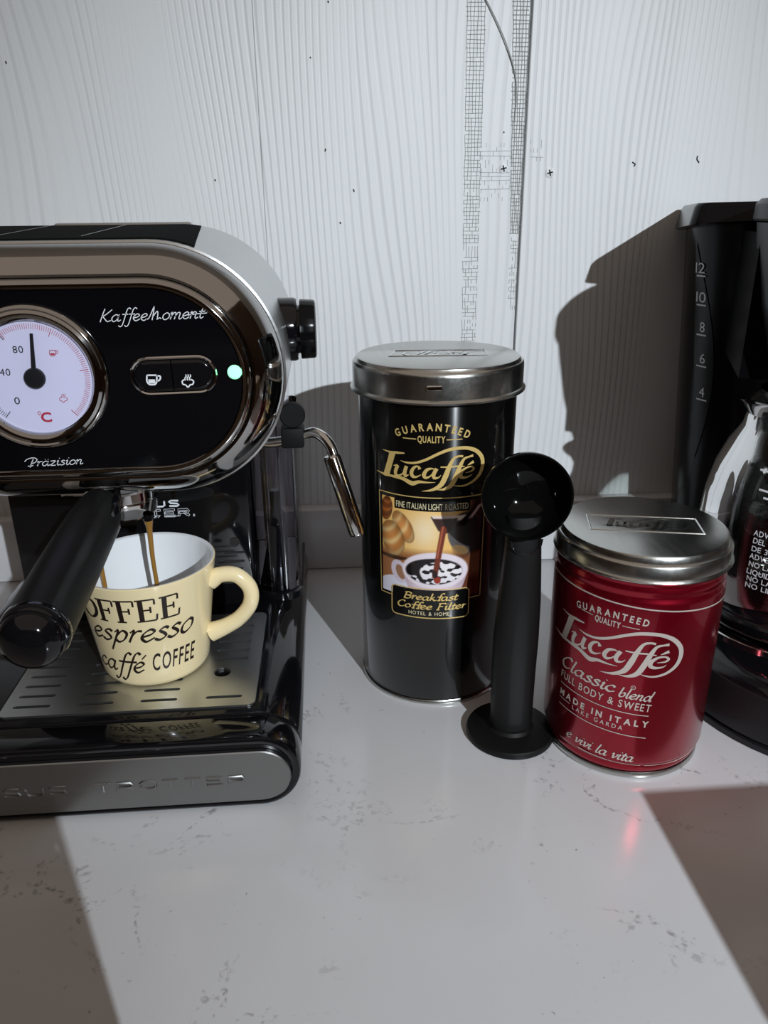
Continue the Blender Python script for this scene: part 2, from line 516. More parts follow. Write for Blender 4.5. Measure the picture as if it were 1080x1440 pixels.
def serif_caps(mb, surf, text, u0, v0, width, h, off=0.0002, rise=0.0):
    G = {
     'C': ([[(.95,.68),(.8,.95),(.5,1.0),(.12,.78),(.08,.3),(.45,0),(.8,.06),(.98,.3)]],[(.95,.98,.95,.66)],1.08),
     'O': ([[(.52,1),(.12,.75),(.1,.28),(.52,0),(.95,.28),(.93,.75),(.52,1)]],[],1.1),
     'F': ([],[(.0,.02,.42,.02),(.0,.98,.8,.98),(.8,.98,.8,.72),(.3,.52,.6,.52),(.6,.66,.6,.38)],.88),
     'E': ([],[(.0,.02,.82,.02),(.82,.02,.86,.3),(.0,.98,.78,.98),(.78,.98,.78,.74),(.3,.52,.6,.52),(.6,.66,.6,.38)],.98),
    }
    tot = sum(G[c][2] for c in text); k = width/tot; x = 0
    def put(P, wd, nib=None):
        ribbon(mb, surf, [(u0+(x+a)*k, v0+b*h+rise*(x+a)*k) for a, b in P], wd, off, 6 if len(P) > 2 else 1, nib, .0008)
    for c in text:
        cur, lin, ad = G[c]
        for s in cur: put(s, 1.0, (0.0, 0.20*k, 0.07*k))
        for a, b, e, f in lin: put([(a, b), (e, f)], 0.085*k)
        if c in 'FE': put([(.21, 0), (.21, 1)], 0.21*k)
        x += ad
def frame(mb, surf, pts, wd, off=0.0002, step=0.002):
    ribbon(mb, surf, pts, wd, off, 1, None, step)
def rrect(u0, v0, u1, v1, r, n=6):
    P = []
    for cx, cy, a0 in ((u1-r, v1-r, 0), (u0+r, v1-r, 90), (u0+r, v0+r, 180), (u1-r, v0+r, 270)):
        for i in range(n+1):
            a = math.radians(a0+90*i/n)
            P.append((cx+r*cos(a), cy+r*sin(a)))
    return P+[P[0]]

def stadium(xl, xr, zc, R, n=24):
    """ring of (x, z): straight top and bottom, half-round ends; xl and xr are the outer ends"""
    P = []
    for i in range(n+1):
        a = PI/2-PI*i/n; P.append((xr-R+R*cos(a), zc+R*sin(a)))
    for i in range(n+1):
        a = -PI/2-PI*i/n; P.append((xl+R+R*cos(a), zc+R*sin(a)))
    return P
def stad_ring(xl, xr, zc, R, y, n=24):
    return [(x, y, z) for x, z in stadium(xl, xr, zc, R, n)]
def plate_with_holes(outer, holes, z0, z1):
    bm = bmesh.new()
    es = []
    for loop in [outer]+holes:
        vs = [bm.verts.new((x, y, z1)) for x, y in loop]
        for a, b in zip(vs, vs[1:]+vs[:1]): es.append(bm.edges.new((a, b)))
    bmesh.ops.triangle_fill(bm, use_beauty=True, use_dissolve=False, edges=es, normal=(0, 0, 1))
    r = bmesh.ops.extrude_face_region(bm, geom=bm.faces[:])
    for v in r['geom']:
        if isinstance(v, bmesh.types.BMVert): v.co.z = z0
    return bm

# ================================================================== THE SETTING
YW = 0.65
wall = MB().box((-1.5, YW+0.0125, -0.9), (1.5, YW+0.10, 1.3))
wall_back = obj('wall_back', wall, M['dark'])
wall_back['kind'] = 'structure'
wall_back['label'] = 'back wall clad in white wood-grain boards'
for x0, x1 in ((-1.5, -0.04355), (-0.04335, 0.1594), (0.1611, 1.5)):
    obj('panel', MB().box((x0, YW, 0.0), (x1, YW+0.012, 1.3), 0.0006, 1), M['panel'], wall_back)
# glass-fibre joint tape, left showing where the filler is thin
rng = random.Random(4)
tp = MB()
def thread(p, q, wd, hgt=0.0003):
    p, q = Vector(p), Vector(q)
    t = (q-p).normalized(); s = Vector((-t.z, 0, t.x))*(wd/2); o_ = Vector((0, -hgt, 0))
    tp.add([p-s, p+s, q+s, q-s, p-s*.5+o_, p+s*.5+o_, q+s*.5+o_, q-s*.5+o_],
           [(4, 5, 6, 7), (0, 4, 7, 3), (1, 2, 6, 5), (0, 1, 5, 4), (2, 3, 7, 6)], False)
def lerp(a, b, t): return a+(b-a)*t
def strip(xa0, xa1, xb0, xb1, z0, z1, nv, dz, keep, wd):
    """a strip of mesh between the heights z0 and z1, its edges running from xa* at z0 to xb* at z1"""
    nz_ = int((z1-z0)/dz)
    for k in range(nv):
        f = k/(nv-1)
        for j in range(nz_):
            if rng.random() > keep(j/nz_): continue
            za, zb = z0+j*dz, z0+(j+1)*dz
            wob = 0.00025*sin(j*0.8+k*2)
            xs = [lerp(lerp(xa0, xa1, f), lerp(xb0, xb1, f), (q-z0)/(z1-z0))+wob for q in (za, zb)]
            thread((xs[0], YW, za), (xs[1], YW, zb), wd)
    for j in range(nz_):
        if rng.random() > keep(j/nz_): continue
        z = z0+j*dz+rng.uniform(-.0002, .0002); t = j/nz_
        a, b = rng.uniform(-.0012, .0008), rng.uniform(-.0008, .0012)
        thread((lerp(xa0, xb0, t)+a, YW, z), (lerp(xa1, xb1, t)+b, YW, z+rng.uniform(-.0004, .0004)), wd)
strip(0.1150, 0.1262, 0.1120, 0.1255, 0.200, 0.480, 6, 0.0029, lambda t: 0.50+0.96*t if t < .5 else 0.985, 0.00050)
strip(0.1120, 0.1255, 0.1090, 0.1250, 0.480, 0.640, 6, 0.0029, lambda t: 0.985, 0.00050)
strip(0.1450, 0.1590, 0.1420, 0.1590, 0.480, 0.640, 6, 0.0029, lambda t: 0.985, 0.0007)
strip(0.1525, 0.1592, 0.1450, 0.1590, 0.285, 0.480, 6, 0.0029, lambda t: 0.985, 0.0007)
strip(0.1535, 0.1590, 0.1530, 0.1590, 0.225, 0.285, 4, 0.0030, lambda t: 0.5, 0.0005)
strip(0.127, 0.150, 0.127, 0.150, 0.306, 0.352, 9, 0.0030, lambda t: 0.30, 0.00035)
strip(0.165, 0.176, 0.165, 0.176, 0.338, 0.362, 5, 0.0030, lambda t: 0.25, 0.00035)
tape = obj('joint_tape', tp, M['thread'], wall_back, 'grey glass-fibre mesh tape over the board joint')
tape['kind'] = 'stuff'
tb = MB().tube([(0.1145, YW-.001, 0.4600), (0.1270, YW-.0015, 0.4430), (0.1400, YW-.0018, 0.4210), (0.1490, YW-.0012, 0.4000), (0.1515, YW-.0008, 0.3850), (0.1512, YW-.0006, 0.365)], 0.00045, 6, 5)
obj('loose_thread', tb, M['thread'], wall_back)
for px, py in ((708, 237), (773, 243)):
    p = onY(px, py, YW)
    s = MB().lathe((p.x, YW, p.z), [(0.0, -.0006), (.0028, -.0007), (.0036, -.0004), (.0040, .0006)], 24, axis='y')
    scr = obj('screw', s, M['panel'], wall_back)
    cr_ = MB()
    for a in (0.25, 0.25+PI/2):
        d = Vector((cos(a), 0, sin(a))); e = Vector((-sin(a), 0, cos(a)))
        c = Vector((p.x, YW-.0009, p.z))
        cr_.add([c-d*.0024-e*.0005, c+d*.0024-e*.0005, c+d*.0024+e*.0005, c-d*.0024+e*.0005], [(0, 1, 2, 3)], False)
    obj('cross_recess', cr_, M['dark'], scr)
wp = Plane((0, YW, 0), (1, 0, 0), (0, 0, 1))
nick = MB()
for pts in ([(889,228),(893,231),(891,234)], [(981,219),(980,224),(983,229)], [(708,185),(709,187)], [(436,80),(437,82)], [(458,209),(457,213)], [(302,252),(303,255)], [(8,86),(9,90)], [(497,266),(498,270)], [(478,312),(479,315)], [(461,1),(462,4)]):
    Q = [onY(x, y, YW) for x, y in pts]
    ribbon(nick, wp, [(q.x, q.z) for q in Q], 0.0010, 0.0002, 4)
obj('nick', nick, M['dark'], wall_back, 'small dark nicks in the white boards')['kind'] = 'stuff'

M['floor'] = grain(mat('brown_floor', (0.10, 0.05, 0.026), 0.45), (3, 60, 3), 0.1, 0.1)
M['warm_paint'] = mat('warm_wall_paint', (0.11, 0.062, 0.036), 0.7)
fl = obj('floor', MB().box((-1.5, -2.6, -0.95), (1.5, 0.75, -0.90)), M['floor']); fl['kind'] = 'structure'
for nm_, lo_, hi_ in (('wall_left', (-1.55, -2.6, -.9), (-1.5, .75, 1.5)), ('wall_right', (1.5, -2.6, -.9), (1.55, .75, 1.5)), ('wall_front', (-1.55, -2.65, -.9), (1.55, -2.6, 1.5))):
    wl_ = obj(nm_, MB().box(lo_, hi_), M['warm_paint']); wl_['kind'] = 'structure'
ct = obj('countertop', MB().box((-1.5, 0.02, -0.03), (1.5, 0.640, 0.0), 0.001, 2), M['quartz'])
tag(ct, 'white quartz worktop with scattered grey veins under all the coffee things', 'countertop')
us = obj('trim_1', MB().box((-1.5, 0.634, 0.0002), (1.5, 0.6496, 0.0575), 0.0015, 2), M['quartz'])
us['kind'] = 'structure'; us['label'] = 'low white quartz upstand along the foot of the wall'

# ================================================================== ESPRESSO MACHINE
EX0, EX1 = -0.2475, -0.0215                  # left and right side of the machine
em = thing('espresso_machine', 'chrome and black espresso machine with round dial, at the left under the boards', 'coffee machine', (-0.134, 0.47, 0.0))
# --- foot: black glossy base with round long sides, in front of it the removable tray
b = MB()
zc, R0 = 0.0232, 0.0222
rings = [stad_ring(EX0+i, EX1-i, zc, R0-i, y) for i, y in ((.0015, .3590), (.0004, .3596), (0, .3606), (0, .600), (.003, .606))]
b.grid(rings, True, True, True)
base = obj('base', b, M['gloss_black'], em)
b = MB()
rings = [stad_ring(EX0+i, EX1-i, zc, R0-i, y) for i, y in ((.0052, .3406), (.0050, .3386), (.0036, .3374), (.0018, .3370), (.0006, .3376), (0, .3392), (0, .3566), (.0005, .3576), (.0018, .3582))]
b.grid(rings, True, True, True)
tray = obj('drip_tray', b, M['gloss_black'], em)
b = MB()
zp, Rp = 0.0198, 0.0167
rings = [stad_ring(EX0+.0055+i, -0.0268-i, zp, Rp-i, y) for i, y in ((0, .3402), (0, .3380), (.0006, .3374))]
b.grid(rings, True, False, True)
fplate = obj('front_plate', b, M['plate_steel'], tray, 'brushed steel front plate with raised lettering')
# raised lettering on the plate, traced as outlines
emb = MB()
sp = Plane((0, 0.3374, 0), (1, 0, 0), (0, 0, 1))
pL = onY(20, 1118, .3374); pR = onY(345, 1094, .3374)
BOX = {  # wide square capitals
 'T': [[(0,1),(1,1)],[(.5,1),(.5,0)]], 'R': [[(0,0),(0,1),(.85,1),(.95,.75),(.85,.5),(0,.5)],[(.5,.5),(1,0)]],
 'O': [[(.25,1),(.75,1),(1,.75),(1,.25),(.75,0),(.25,0),(0,.25),(0,.75),(.25,1)]], 'E': [[(1,1),(0,1),(0,0),(1,0)],[(0,.5),(.85,.5)]],
 'S': [[(1,.95),(.2,1),(0,.8),(.15,.55),(.85,.45),(1,.2),(.8,0),(0,.05)]], 'U': [[(0,1),(0,.2),(.2,0),(.8,0),(1,.2),(1,1)]],
 '.': [[(0,0),(.12,0)]],
}
def boxtext(mb, surf, text, u0, v0, step, wl, h, wd, off, rise=0.0, double=0.0):
    x = u0
    for c in text:
        if c != ' ':
            for s in BOX[c]:
                P = [(x+a*wl, v0+b_*h+rise*(x-u0)) for a, b_ in s]
                if double:
                    for sg in (1, -1):
                        Q = []
                        for i, p in enumerate(P):
                            t = Vector(P[min(i+1, len(P)-1)])-Vector(P[max(i-1, 0)]); t.normalize()
                            Q.append((p[0]-t.y*double*sg, p[1]+t.x*double*sg))
                        ribbon(mb, surf, Q, wd, off, 1)
                    for e, f in ((P[0], P[1]), (P[-1], P[-2])):
                        t = (Vector(e)-Vector(f)).normalized(); e = Vector(e)
                        ribbon(mb, surf, [(e.x-t.y*double, e.y+t.x*double), (e.x+t.y*double, e.y-t.x*double)], wd, off, 1)
                else:
                    ribbon(mb, surf, P, wd, off, 1)
        x += step
E0 = onY(134, 1110, .3374); E1 = onY(322, 1096, .3374)
stp = (E1.x-E0.x)/6
def raised(mb, text, x0):
    x = x0
    for c in text:
        if c != ' ':
            for s in BOX[c]:
                P = [(x+a*.0082, .3374, .0166+b_*.0048) for a, b_ in s]
                mb.tube(P, 0.0008, 6, 1)
        x += stp
raised(emb, 'OSUS TROTTER', E0.x-5*stp)
obj('raised_lettering', emb, M['plate_steel'], tray, 'raised capitals on the steel front plate')
# --- slotted cup plate
Z = 0.0470
outer = rrect(-0.1870, 0.3655, -0.0468, 0.4715, 0.004, 4)[:-1]
holes = []
def capsule(xc, yc, ln, r, n=5):
    P = []
    for i in range(n+1):
        a = -PI/2+PI*i/n; P.append((xc+ln/2-r+r*cos(a), yc+r*sin(a)))
    for i in range(n+1):
        a = PI/2+PI*i/n; P.append((xc-ln/2+r+r*cos(a), yc+r*sin(a)))
    return P
for ci, xc in enumerate((-0.1712, -0.1365, -0.1012, -0.0648)):
    for ri in range(10):
        yc = 0.3742+ri*0.0100
        if ci == 3 and ri in (1, 2, 3): continue
        holes.append(capsule(xc, yc, 0.0205, 0.0012))
hp = onZ(313, 945, Z)
holes.append([(hp.x+.0050*cos(2*PI*i/20), hp.y+.0050*sin(2*PI*i/20)) for i in range(20)])
bm = plate_with_holes(outer, holes, Z-.0014, Z)
obj('cup_plate', MB().bm(bm, False), M['tray_steel'], em, 'slotted steel cup plate')
obj('tray_well', MB().box((-0.189, .364, .0452), (-0.0452, .473, .0455)), M['black'], em)
# --- column behind the cup
cb = MB().box((-0.2115, 0.488, 0.044), (-0.0545, 0.598, 0.178), 0.003, 2)
column = obj('column', cb, M['gloss_black'], em)
lg = MB()
cp = Plane((0, 0.488, 0), (1, 0, 0), (0, 0, 1))
q = onY(238, 709, .488); q2 = onY(270, 706, .488); st_ = (onY(277, 718, .488).x-onY(225, 721, .488).x)/2.62
boxtext(lg, cp, 'SUS', q.x-2*st_, q.z-.0014, st_, .0062, .0040, .0012, .0003)
q = onY(224, 722, .488)
boxtext(lg, cp, 'TROTTER.', q.x-4.6*st_, q.z-.0020, st_, .0066, .0044, .0003, .0003, 0, .0007)
q = onY(196, 727, .488); q2 = onY(226, 725, .488)
sans(lg, cp, 'EST. 1927', q.x-.006, q.z-.0010, q2.x-q.x+.006, .0017)
q = onY(232, 726, .488); q2 = onY(253, 724, .488)
ribbon(lg, cp, [(q.x, q.z), (q2.x, q.z)], .0004, .0003, 1)
obj('lettering', lg, M['white_ink'], column, 'white capitals on the black column')
gr = MB()
for k, py in enumerate((762, 777, 789)):
    p = onY(330, py, .488)
    if k == 0: gr.lathe((p.x, .4878, p.z), [(0, -.0001), (.0035, -.0001), (.0035, .0003)], 20, axis='y')
    else: gr.box((p.x-.007, .4874, p.z-.0007), (p.x+.007, .4881, p.z+.0007), .0003, 1)
obj('moulded_mark', gr, M['dark'], column)
# --- clear water tank beside and behind the column
def tank_ring(i, z):
    return [(x, y, z) for x, y in rrect(-0.0540+i*.3, 0.494+i, -0.0235-i, 0.592-i, max(.012-i, .003), 5)[:-1]]
t_ = MB()
t_.grid([tank_ring(.002, .0505), tank_ring(0, .0525), tank_ring(0, .171)], True, True, False)
t_.grid([tank_ring(.0022, .171), tank_ring(.0022, .0550), tank_ring(.004, .0535)], True, False, True)
tank = obj('water_tank', t_, M['tank'], em, 'clear plastic water tank')
obj('tank_rib', MB().box((-0.0445, .4955, .056), (-0.0425, .500, .186), .0005, 1).box((-0.0350, .4955, .056), (-0.0340, .498, .186), .0003, 1), M['tank'], tank)
obj('tank_foot', MB().grid([tank_ring(-.001, .0440), tank_ring(-.001, .0490), tank_ring(.001, .0503)], True, True, True), M['gloss_black'], tank)
obj('valve_post', MB().lathe((-0.041, .535, .0535), [(.007, 0), (.007, .040), (.004, .046), (.004, .060)], 20, True, True), M['black'], tank)
# --- head: steel shell, flared a little to the back
FX1, FZ, FR = -0.0222, 0.2213, 0.0692
sh = MB()
def shell_ring(t, i=0.0):
    return stad_ring(EX0+i, lerp(FX1, -0.0212, t)-i, lerp(FZ, .2240, t), lerp(FR, .0716, t)-i, lerp(.4300, .5700, t), 40)
sh.grid([shell_ring(0, .0012), shell_ring(0.004, 0.0), shell_ring(.3), shell_ring(.7), shell_ring(.985), shell_ring(1.0, .0018)], True, False, True)
shell = obj('shell', sh, M['steel'], em, 'brushed steel shell of the head')
bz = MB()
prof = [(0.0012, .4302), (.0016, .4270), (.0030, .4230), (.0056, .4186), (.0090, .4140), (.0126, .4108), (.0152, .4096), (.0164, .4100), (.0168, .4110), (.0172, .4096), (.0186, .4078), (.0202, .4072), (.0218, .4076), (.0228, .4090), (.0230, .4110)]
bz.grid([stad_ring(EX0+i, FX1-i, FZ, FR-i, y, 40) for i, y in prof], True)
obj('bezel', bz, M['dark_chrome'], em, 'mirror chrome bezel around the black face')
YF = 0.4085
fc = MB().grid([stad_ring(EX0+.0226, FX1-.0226, FZ, FR-.0226, YF, 40)], True, False, True)
face = obj('face_plate', fc, M['face_black'], em, 'glossy black control face')
wt = MB()
def shell_top(x, y):
    t = (y-.43)/.14
    R_, zc_, xr = lerp(FR, .0716, t), lerp(FZ, .2240, t), lerp(FX1, -.0212, t)
    d_ = max(0.0, x-(xr-R_))
    return zc_+math.sqrt(max(R_*R_-d_*d_, 0))
rows = []
for j in range(9):
    y = lerp(.4350, .5575, j/8)
    xr = lerp(-.0670, -.0800, j/8)
    rows.append([(x, y, shell_top(x, y)+.0009) for x in np.linspace(-.236, xr, 30)])
wt.grid(rows, False)
wt.grid([[(x, y, z-.003) for x, y, z in rows[0]], rows[0]], False, smooth=False)
wt.grid([[(r[-1][0], r[-1][1], r[-1][2]-.003) for r in rows], [r[-1] for r in rows]], False, smooth=False)
warm = obj('cup_shelf', wt, M['mat_black'], em, 'black cup shelf on top of the head')
rl = MB()
rl.box((-.178, .5590, .288), (-.0860, .5680, .2974), .003, 3)
obj('back_rail', rl, M['steel'], em)
for px in (33, 150):
    p = onY(px, 322, .50)
    obj('seam', MB().add([(p.x-.0004, .446, shell_top(-.1, .446)+.0012), (p.x+.0004, .446, shell_top(-.1, .446)+.0012), (p.x+.0004, .552, shell_top(-.1, .552)+.0012), (p.x-.0004, .552, shell_top(-.1, .552)+.0012)], [(0, 1, 2, 3)], False), M['steel'], warm)
# --- dial
fp = Plane((0, YF, 0), (1, 0, 0), (0, 0, 1))
gc = onY(47, 533, .405); GX, GZ = gc.x, gc.z
gb = MB().lathe((GX, YF, GZ), [(.0375, 0.0005), (.0374, -.0022), (.0364, -.0036), (.0354, -.0040), (.0345, -.0036), (.0330, -.0044), (.0315, -.0042), (.0300, -.0030), (.0292, -.0022), (.0290, -.0004)], 80, axis='y')
ring = obj('dial_rim', gb, M['dark_chrome'], em, 'chrome rim of the round dial')
dc = MB().lathe((GX, YF-.0008, GZ), [(0.0001, 0), (.0291, 0)], 80, axis='y')
dial = obj('dial', dc, M['dial'], em, 'white temperature dial')
dp = Plane((GX, YF-.0008, GZ), (1, 0, 0), (0, 0, 1))
tb_, tr_ = MB(), MB()
def tick(mb, deg, r0, r1, wd):
    a = math.radians(deg); ribbon(mb, dp, [(r0*sin(a), r0*cos(a)), (r1*sin(a), r1*cos(a))], wd, .0002, 1)
for i in range(0, 49):
    d = -138+i*(138-32)/48
    tick(tb_, d, .0232 if i % 12 == 0 else .0252, .0276, .00040 if i % 12 == 0 else .00022)
for i in range(0, 73):
    d = -30+i*(168)/72
    tick(tr_, d, .0232 if i % 24 == 0 else .0250, .0276, .00034 if i % 24 == 0 else .00022)
def dtext(mb, text, px, py, wpx, hpx, bold=0.0):
    a = onY(px-wpx/2, py+hpx/2, YF); b_ = onY(px+wpx/2, py-hpx/2, YF)
    sans(mb, dp, text, a.x-GX, a.z-GZ, b_.x-a.x, b_.z-a.z, .0002, bold)
dtext(tb_, '80', 26, 491, 13, 10); dtext(tb_, '40', 8, 523, 13, 10); dtext(tb_, '0', 25, 563, 6, 10)
dtext(tr_, 'C', 66, 586, 13, 13, .03)
def pxline(mb, surf, pts, wd, Y, base, sub=4, off=.0002):
    Q = [onY(x, y, Y) for x, y in pts]
    ribbon(mb, surf, [(q.x-base[0], q.z-base[1]) for q in Q], wd, off, sub)
def cup_icon(mb, surf, cx, cy, s, wd, Y, base):
    pxline(mb, surf, [(cx-7*s, cy-6*s), (cx+6*s, cy-6*s)], wd, Y, base, 1)
    pxline(mb, surf, [(cx-7*s, cy-6*s), (cx-7*s, cy+2*s), (cx-4*s, cy+6*s), (cx, cy+6.5*s), (cx+4*s, cy+6*s), (cx+6*s, cy+2*s), (cx+6*s, cy-6*s)], wd, Y, base)
    pxline(mb, surf, [(cx+6*s, cy-5*s), (cx+10*s, cy-5*s), (cx+11*s, cy-2*s), (cx+9*s, cy+1*s), (cx+6*s, cy+1.5*s)], wd, Y, base)
    pxline(mb, surf, [(cx-5*s, cy+2.2*s), (cx+4*s, cy+2.2*s)], wd*2.6, Y, base, 1)
def steam_icon(mb, surf, cx, cy, s, wd, Y, base):
    pxline(mb, surf, [(cx-4*s, cy-1.5*s), (cx-7.5*s, cy+1*s), (cx-6.5*s, cy+5*s), (cx-3*s, cy+6*s), (cx, cy+9*s), (cx+3*s, cy+6*s), (cx+6.5*s, cy+5*s), (cx+7.5*s, cy+1*s), (cx+4*s, cy-1.5*s)], wd, Y, base)
    for dx in (-3, 0, 3):
        pxline(mb, surf, [(cx+dx*s, cy+0*s), (cx+(dx-1)*s, cy-3*s), (cx+(dx+.6)*s, cy-5.5*s), (cx+dx*s, cy-8*s)], wd*.8, Y, base)
cup_icon(tr_, dp, 75, 496, .62, .00035, YF, (GX, GZ)); steam_icon(tr_, dp, 90, 559, .72, .00032, YF, (GX, GZ))
pxline(tr_, dp, [(54, 580), (56, 578), (58, 580), (56, 583), (54, 580)], .0003, YF, (GX, GZ))
obj('black_markings', tb_, M['dial_black'], dial); obj('red_markings', tr_, M['dial_red'], dial, 'red markings of the dial')
nd = MB()
tip = onY(46, 468, YF); nv = Vector((tip.x-GX, 0, tip.z-GZ)); nn_ = Vector((-nv.z, 0, nv.x)).normalized()
o_ = Vector((GX, YF-.0018, GZ))
nd.add([o_-nn_*.0012, o_+nn_*.0012, o_+nv+nn_*.0007, o_+nv-nn_*.0007]+[q_+Vector((0, -.0006, 0)) for q_ in (o_-nn_*.0012, o_+nn_*.0012, o_+nv+nn_*.0007, o_+nv-nn_*.0007)], [(4, 5, 6, 7), (0, 1, 5, 4), (1, 2, 6, 5), (2, 3, 7, 6), (3, 0, 4, 7)], False)
nd.lathe((GX, YF-.0010, GZ), [(.0054, 0), (.0054, -.0012), (.0048, -.0020), (0.0001, -.0022)], 32, axis='y')
obj('needle', nd, M['dial_black'], dial, 'black needle pointing straight up')
obj('dial_lens', MB().lathe((GX, YF-.0034, GZ), [(.0001, -.0006), (.015, -.0004), (.0296, 0.0003)], 64, axis='y'), M['lens'], dial)
# --- buttons and light
def pill(mb, pl, pr, r, prof):
    d = (pr-pl).normalized(); e = Vector((-d.z, 0, d.x))
    rings = []
    for i, y in prof:
        rr = r-i; ring_ = []
        for k in range(17):
            a = PI/2-PI*k/16; ring_.append(pr-d*r+d*(rr*cos(a))+e*(rr*sin(a))+Vector((0, y, 0)))
        for k in range(17):
            a = -PI/2-PI*k/16; ring_.append(pl+d*r+d*(rr*cos(a))+e*(rr*sin(a))+Vector((0, y, 0)))
        rings.append(ring_)
    return rings
pl, pr = onY(183, 530, YF), onY(306, 525, YF); rp = (onY(245, 501, YF).z-onY(245, 555, YF).z)/2
bf = MB().grid(pill(None, pl, pr, rp, [(0, .0004), (0, -.0010), (.0006, -.0017), (.0014, -.0014), (.0018, -.0004), (.0018, .0002)]), True)
obj('button_frame', bf, M['chrome'], em, 'chrome frame around the two buttons')
mid = (pl+pr)/2+Vector((-.0006, 0, 0))
for nm, a, b_, lab in (('cup', pl, mid, 'black button with white cup symbol'), ('steam', mid, pr, 'black button with white steam symbol')):
    rb = MB()
    full = pill(None, pl, pr, rp-.0019, [(0, 0), (0, -.0006), (.0008, -.0013), (.0018, -.0016)])
    d = (pr-pl).normalized()
    rr = []
    full = pill(None, pl+d*.0019, pr-d*.0019, rp-.0019, [(0, 0), (0, -.0006), (.0008, -.0013), (.0018, -.0016)])
    for rg in full:
        out_ = []
        for p in rg:
            t = (p-mid).dot(d)
            lim = .0003
            if nm == 'cup' and t > -lim: p = p-d*(t+lim)
            if nm == 'steam' and t < lim: p = p-d*(t-lim)
            out_.append(p)
        rr.append(out_)
    rb.grid(rr, True, False, True)
    bt = obj('button', rb, M['gloss_black'], em, lab)
    ic = MB()
    ip = Plane((0, YF-.0016, 0), (1, 0, 0), (0, 0, 1))
    if nm == 'cup': cup_icon(ic, ip, 215, 533, 1.05, .0008, YF, (0, 0))
    else: steam_icon(ic, ip, 265, 534, 1.05, .0007, YF, (0, 0))
    obj('symbol', ic, M['white_ink'], bt)
p = onY(330, 523, YF)
obj('indicator_light', MB().lathe((p.x, YF, p.z), [(.0037, .0002), (.0037, -.0008), (.0028, -.0018), (.0001, -.0022)], 28, axis='y'), M['led'], em, 'glowing green indicator light')
obj('light_collar', MB().lathe((p.x, YF, p.z), [(.0048, .0002), (.0046, -.0005), (.0038, -.0006)], 28, axis='y'), M['gloss_black'], em)
wr = MB()
a = onY(141, 453, YF); b_ = onY(290, 447, YF)
rs = (b_.z-a.z)/(b_.x-a.x)
pen(wr, fp, 'KaffeeMoment', a.x, a.z, (b_.x-a.x)*.97, .0034, (0.6, .00048, .00036), .25, .0003, rs)
pxline(wr, fp, [(264, 443), (278, 441), (291, 440)], .0004, YF, (0, 0), 1, .0003)
obj('lettering', wr, M['white_ink'], face, 'white handwriting above the buttons')
wr = MB()
a = onY(40, 656, YF); b_ = onY(117, 653, YF)
pen(wr, fp, 'Präzision', a.x, a.z, (b_.x-a.x), .0026, (0.6, .00046, .00036), .25, .0003, 0.02)
obj('lettering', wr, M['white_ink'], face, 'small white handwriting below the dial')
# --- steam knob
KY, KZ = .500, .2335
kb = MB().lathe((0, KY, KZ), [(.0196, -.0320), (.0196, -.0190), (.0188, -.0172), (.0150, -.0168), (.0150, -.0150)], 48, True, True, 'x')
obj('knob_collar', kb, M['gloss_black'], em)
kb = MB()
rings = []
for r, h in ((.0160, -.0155), (.0182, -.0153), (.0185, -.0145), (.0180, -.0070), (.0176, -.0060), (.0160, -.0054)):
    rings.append([(h, KY+(r*(1+.004*cos(24*2*PI*i/96)))*cos(2*PI*i/96), KZ+(r*(1+.004*cos(24*2*PI*i/96)))*sin(2*PI*i/96)) for i in range(96)])
kb.grid(rings, True, True, True)
obj('steam_knob', kb, M['black'], em, 'black ribbed steam knob')
# --- steam wand
W = [(-.046, .470, .176), (-.040, .468, .1690), (-.0225, .465, .1712), (-.0090, .458, .1770), (.0000, .452, .1715), (.0038, .448, .1600)]
obj('steam_pipe', MB().tube(W, .0033, 16, 6), M['chrome'], em, 'bent chrome steam pipe')
a, b_ = onY(466, 640, .447), onY(503, 751, .440)
ws = MB().tube([a, a.lerp(b_, .03), a.lerp(b_, .97), b_], [.0046, .0053, .0053, .0048], 24, 1)
sl = obj('steam_sleeve', ws, M['chrome'], em, 'straight chrome frothing sleeve')
hl = onY(481, 680, .4390)
obj('air_hole', MB().lathe((hl.x-.0004, .4390, hl.z), [(.0001, -.0002), (.0008, -.0002), (.0008, .004)], 12, axis='y'), M['dark'], sl)
a = onY(411, 584, .458)
cl = MB().lathe((a.x, .4565, a.z), [(.0001, 0), (.0070, 0), (.0078, .0008), (.0078, .0050), (.0070, .0058), (.0001, .0058)], 32, axis='y')
a = onY(413, 612, .465)
cl.box((a.x-.0075, .4575, a.z-.0066), (a.x+.0065, .4720, a.z+.0062), .0015, 2)
obj('wand_grip', cl, M['rubber'], em, 'black rubber tab on the steam pipe')
# --- group and portafilter
GXc, GYc = -.1245, .440
gh = MB().lathe((GXc, GYc, 0), [(.0225, .175), (.0225, .1560), (.0215, .1545), (.0185, .1540)], 56)
obj('group_collar', gh, M['chrome'], em)
pf = thing('portafilter', 'black handled portafilter locked under the head of the espresso machine', 'portafilter', (GXc, GYc, .138))
pb = MB().lathe((GXc, GYc, 0), [(.0195, .1545), (.0208, .1530), (.0208, .1478), (.0201, .1472), (.0201, .1466), (.0205, .1460), (.0201, .1385), (.0188, .1366), (.0001, .1364)], 56)
obj('basket', pb, M['chrome'], pf, 'chrome filter basket')
obj('locking_lug', MB().box((GXc-.033, .434, .1490), (GXc-.018, .446, .1530), .0015, 2), M['chrome'], pf)
for dx in (.0165, -.0145):
    obj('spout', MB().lathe((GXc+dx, .430, 0), [(.0036, .1385), (.0033, .1352), (.0028, .1346), (.0020, .1352)], 20), M['black'], pf)
A = Vector((-.1290, .4150, .1490)); B = Vector((-.1300, .2995, .1342))
d = (B-A)
